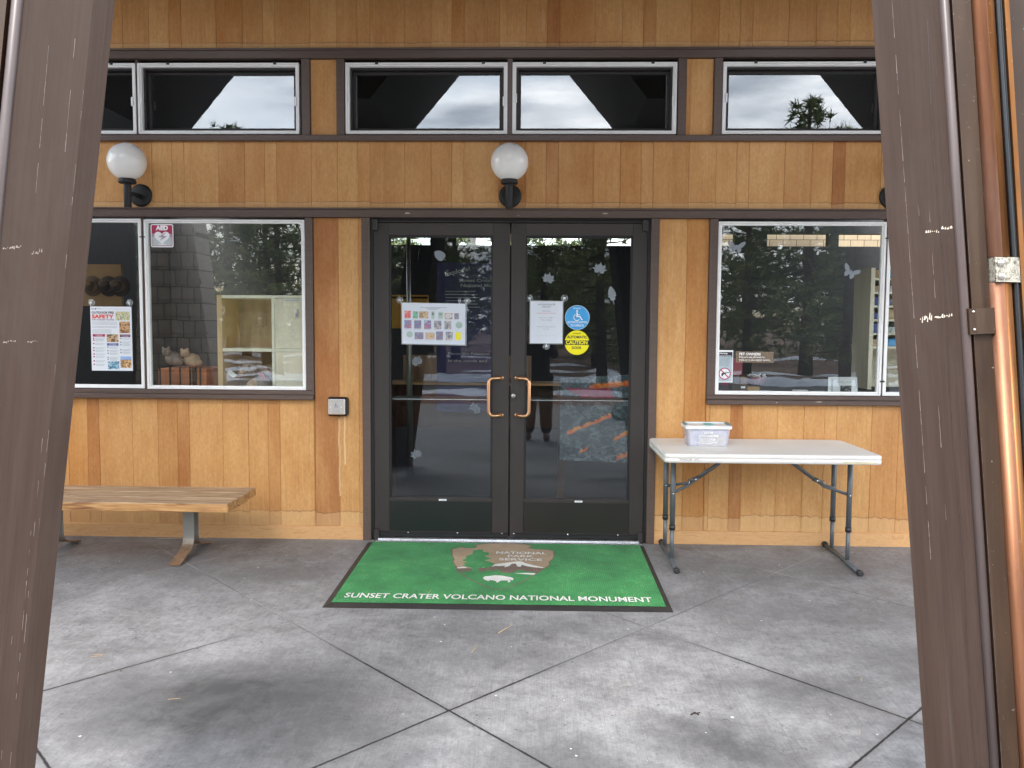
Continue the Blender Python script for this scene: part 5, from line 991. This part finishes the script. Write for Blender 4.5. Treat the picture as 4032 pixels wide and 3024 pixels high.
tree_spec = [(1.9, -18.6, 6.6, 0), (9.3, -19.5, 7.0, 1), (12.5, -26, 8.2, 2), (-3.4, -24.5, 7.4, 2), (-9.5, -25, 7.6, 0), (-16, -24, 8, 1), (5.4, -27, 7.8, 2), (-1.0, -30, 8.6, 1), (2.8, -33, 9, 0), (-6.3, -31, 8.8, 1), (11.3, -29.5, 11.3, 0), (15, -33, 9, 1), (-12.5, -33, 9.5, 2), (-20, -32, 10, 0), (7.6, -24.5, 7.4, 1), (-6.4, -23.6, 7, 1), (.3, -24, 6.8, 2),
             (0.5, -40, 10, 2), (-4.5, -41, 10.6, 0), (5.5, -41, 10.4, 1), (11.8, -41, 11, 2), (18.5, -40, 12, 0), (-10.5, -42, 12.4, 1), (-17, -43, 12, 2), (-26, -41, 12, 1), (25, -42, 13, 2), (2.8, -50, 12.6, 0), (-2, -52, 13, 1), (8.3, -52, 13, 2), (14.5, -52, 14, 1), (-7.5, -53, 13, 0), (-14, -54, 15, 2), (-22, -54, 16, 1), (21, -54, 16, 0), (29, -55, 16, 1), (-31, -55, 16, 2), (35, -48, 15, 0),
             (-3.6, 13.5, 7, 1), (-.6, 15, 8, 2), (1.4, 14, 7, 0), (-6, 16, 8, 0), (-1.9, 19, 9, 1)]
for s, h, low in ((1, 10, .14), (2, 12, .12), (3, 12, .17)):
    tr, cr = pine(s, h, low); t = thing('pine_tree', 'tall dark green pine beyond the road, mirrored in the glass', 'tree', (0, 0, 0), 'pines beyond the road')
    tr.build('trunk', 'bark', t); cr.build('crown', 'needle', t); protos.append((t, h))
usedp = set()
for i, (x, y, h, k) in enumerate(tree_spec):
    t, hp = protos[k]
    if k in usedp: t = copy_tree(t)
    usedp.add(k); t.location = (x, y, -.42); s_ = h/hp; t.scale = (s_*1.05, s_*1.05, s_); t.rotation_euler = (0, 0, i*1.7)
    if i == 0: t['label'] = 'nearest pine on this side of the road, mirrored in the right door'
    elif y > 0: t['label'] = 'pine behind the building, glimpsed through the back clerestory slots'; t['group'] = 'pines behind the building'
    elif i == 1: t['label'] = 'large near pine mirrored in the middle of the right window'
def rock(x, y, r, lb, s):
    rn = random.Random(s); mb = MB(); n = 9; v = [(x+r*sin(pi*i/n)*cos(2*pi*j/n)*rn.uniform(.8, 1.15), y+r*sin(pi*i/n)*sin(2*pi*j/n)*rn.uniform(.8, 1.15), SL*y+r*.4+r*.62*cos(pi*i/n)*rn.uniform(.85, 1.1)) for i in range(n+1) for j in range(n)]
    mb.add(v, [(i*n+j, i*n+(j+1) % n, (i+1)*n+(j+1) % n, (i+1)*n+j) for i in range(n) for j in range(n)]); tag(mb.build('rock', 'rock'), lb, 'rock')
rock(-1.9, -3.75, .09, 'small dark lava rock at the foot of the left column', 1); rock(1.7, -9.9, .3, 'dark lava boulder at the patio edge mirrored in the doors', 2)

mb = MB(); rnd = random.Random(21)
for i in range(3600):
    x = rnd.uniform(-75, 75); y = rnd.uniform(-82, -66); top = 8.2+1.8*sin(x*.31)+1.5*sin(x*.83+1)+rnd.gauss(0, .5); z = -.3+top*rnd.random()**.8; r_ = rnd.uniform(.5, 1.1)
    for q in range(9):
        d = Vector((rnd.gauss(0, 1), rnd.gauss(0, .6), rnd.gauss(.25, .8))).normalized(); sd_ = d.cross(Vector((rnd.random(), rnd.random(), rnd.random()))).normalized()*rnd.uniform(.07, .16)*r_; b_ = Vector((x, y, z))
        mb.add([b_-sd_, b_+sd_, b_+d*r_*rnd.uniform(.8, 1.5)], [(0, 1, 2)])
tag(mb.build('far_wood', 'needle'), 'far pine wood beyond the road, one dark mass in the reflections', kind='stuff')
# the photographer, standing behind the camera and mirrored in the right door
PX, PY = .05, -6.25; GZ = SL*PY
PS = thing('person', 'person in dark jacket and black trousers holding up a phone, mirrored in the right door', 'person', (PX, PY, GZ))
def skinmesh(name, verts, edges, rad, root, m, sub=2):
    me = bpy.data.meshes.new(name); me.from_pydata([(a, b, c) for a, b, c in verts], edges, []); o = bpy.data.objects.new(name, me); C.objects.link(o); me.materials.append(M[m])
    s = o.modifiers.new('Skin', 'SKIN'); s.use_smooth_shade = True
    for i, v in enumerate(me.skin_vertices[0].data): r_ = rad[i]; v.radius = r_ if isinstance(r_, tuple) else (r_, r_); v.use_root = i == root
    u = o.modifiers.new('Sub', 'SUBSURF'); u.levels = sub; u.render_levels = sub; o.parent = PS; return o
V = [(0, 0, .95), (0, 0, 1.1), (0, .0, 1.28), (0, .0, 1.42), (0, .01, 1.50), (0, .02, 1.60), (0, .03, 1.70),
     (.17, 0, 1.41), (.23, .14, 1.20), (.10, .36, 1.47), (-.17, 0, 1.41), (-.23, .14, 1.20), (-.13, .36, 1.47),
     (.10, 0, .88), (.11, .03, .50), (.12, 0, .09), (.13, .12, .04), (-.10, 0, .88), (-.12, .03, .50), (-.14, -.03, .09), (-.16, .09, .04)]
E = [(0, 1), (1, 2), (2, 3), (3, 4), (4, 5), (5, 6), (3, 7), (7, 8), (8, 9), (3, 10), (10, 11), (11, 12), (0, 13), (13, 14), (14, 15), (15, 16), (0, 17), (17, 18), (18, 19), (19, 20)]
Rr = [(.15, .10), (.14, .10), (.16, .105), (.10, .08), .055, (.075, .09), (.06, .075), .06, .045, .03, .06, .045, .03, .085, .06, .042, .035, .085, .06, .042, .035]
skinmesh('body', V, E, Rr, 0, 'skin')
J = list(range(4))+[7, 8, 9, 10, 11, 12]; idx = {j: i for i, j in enumerate(J)}; JV = [V[j] for j in J]; JV[0] = (0, 0, .78); JV[idx[9]] = (.115, .335, 1.452); JV[idx[12]] = (-.14, .335, 1.452)
skinmesh('jacket', JV, [(idx[a], idx[b]) for a, b in E if a in idx and b in idx], [(.19, .135), (.175, .13), (.19, .13), (.13, .1), .082, .066, .045, .082, .066, .045], 0, 'jacket')
J = [0, 13, 14, 15, 17, 18, 19]; idx = {j: i for i, j in enumerate(J)}; skinmesh('trousers', [V[j] for j in J], [(idx[a], idx[b]) for a, b in E if a in idx and b in idx], [(.18, .13), .135, .105, .085, .135, .105, .085], 0, 'trouser')
for s_ in (15, 19): a, b = V[s_], V[s_+1]; skinmesh('shoe', [(a[0], a[1]-.04, .045), (a[0], a[1]+.05, .05), (b[0], b[1]+.05, .035)], [(0, 1), (1, 2)], [(.05, .05), (.055, .052), (.048, .036)], 0, 'shoe')
skinmesh('hair', [(0, -.01, 1.66), (0, .0, 1.72), (0, .04, 1.755)], [(0, 1), (1, 2)], [(.085, .085), (.085, .09), (.06, .06)], 1, 'hair')
mb = MB(); ox, oy, oz = PX, PY, GZ
for s_ in (-1, 1): mb.smooth = True; mb.lathe([(.0001, .012), (.010, .008), (.012, 0)], (ox+.03*s_, oy+.095, oz+1.635), 'Y', 10)
mb.cur = 1; mb.tube([(ox, oy+.095, oz+1.635), (ox, oy+.128, oz+1.60), (ox, oy+.1, oz+1.59)], [.008, .013, .008], 8); mb.cur = 2; mb.tube([(ox-.025, oy+.1, oz+1.558), (ox, oy+.108, oz+1.556), (ox+.025, oy+.1, oz+1.558)], .005, 6)
mb.build('face', ['ink', 'skin', 'redink'], PS)
for s_, hx, hy, hz in ((1, .10, .36, 1.47), (-1, -.13, .36, 1.47)):
    mb = MB(); bx, by, bz = ox+hx, oy+hy, oz+hz; mb.smooth = True; mb.tube([(bx, by, bz), (bx-s_*.01, by+.045, bz+.03), (bx-s_*.015, by+.08, bz+.05)], [.026, .036, .030], 10)
    for q in range(4): z = bz+.075-q*.019; l = (.026, .030, .028, .022)[q]; mb.tube([(bx-s_*.012, by+.07, z), (bx-s_*.018, by+.10, z+.004), (bx-s_*(.02+l*.5), by+.118, z+.004), (bx-s_*(.025+l), by+.115, z)], [.0095, .0088, .0082, .007], 8)
    mb.tube([(bx-s_*.015, by+.04, bz+.055), (bx-s_*.03, by+.06, bz+.085), (bx-s_*.045, by+.085, bz+.098)], [.012, .0105, .008], 8)
    mb.build('hand', 'skin', PS)
mb = MB(); mb.box(-.077, .077, -5.745, -5.737, 1.435, 1.51, .004); o = mb.build('smartphone', 'black'); tag(o, 'black smartphone held sideways by the photographer', 'phone')
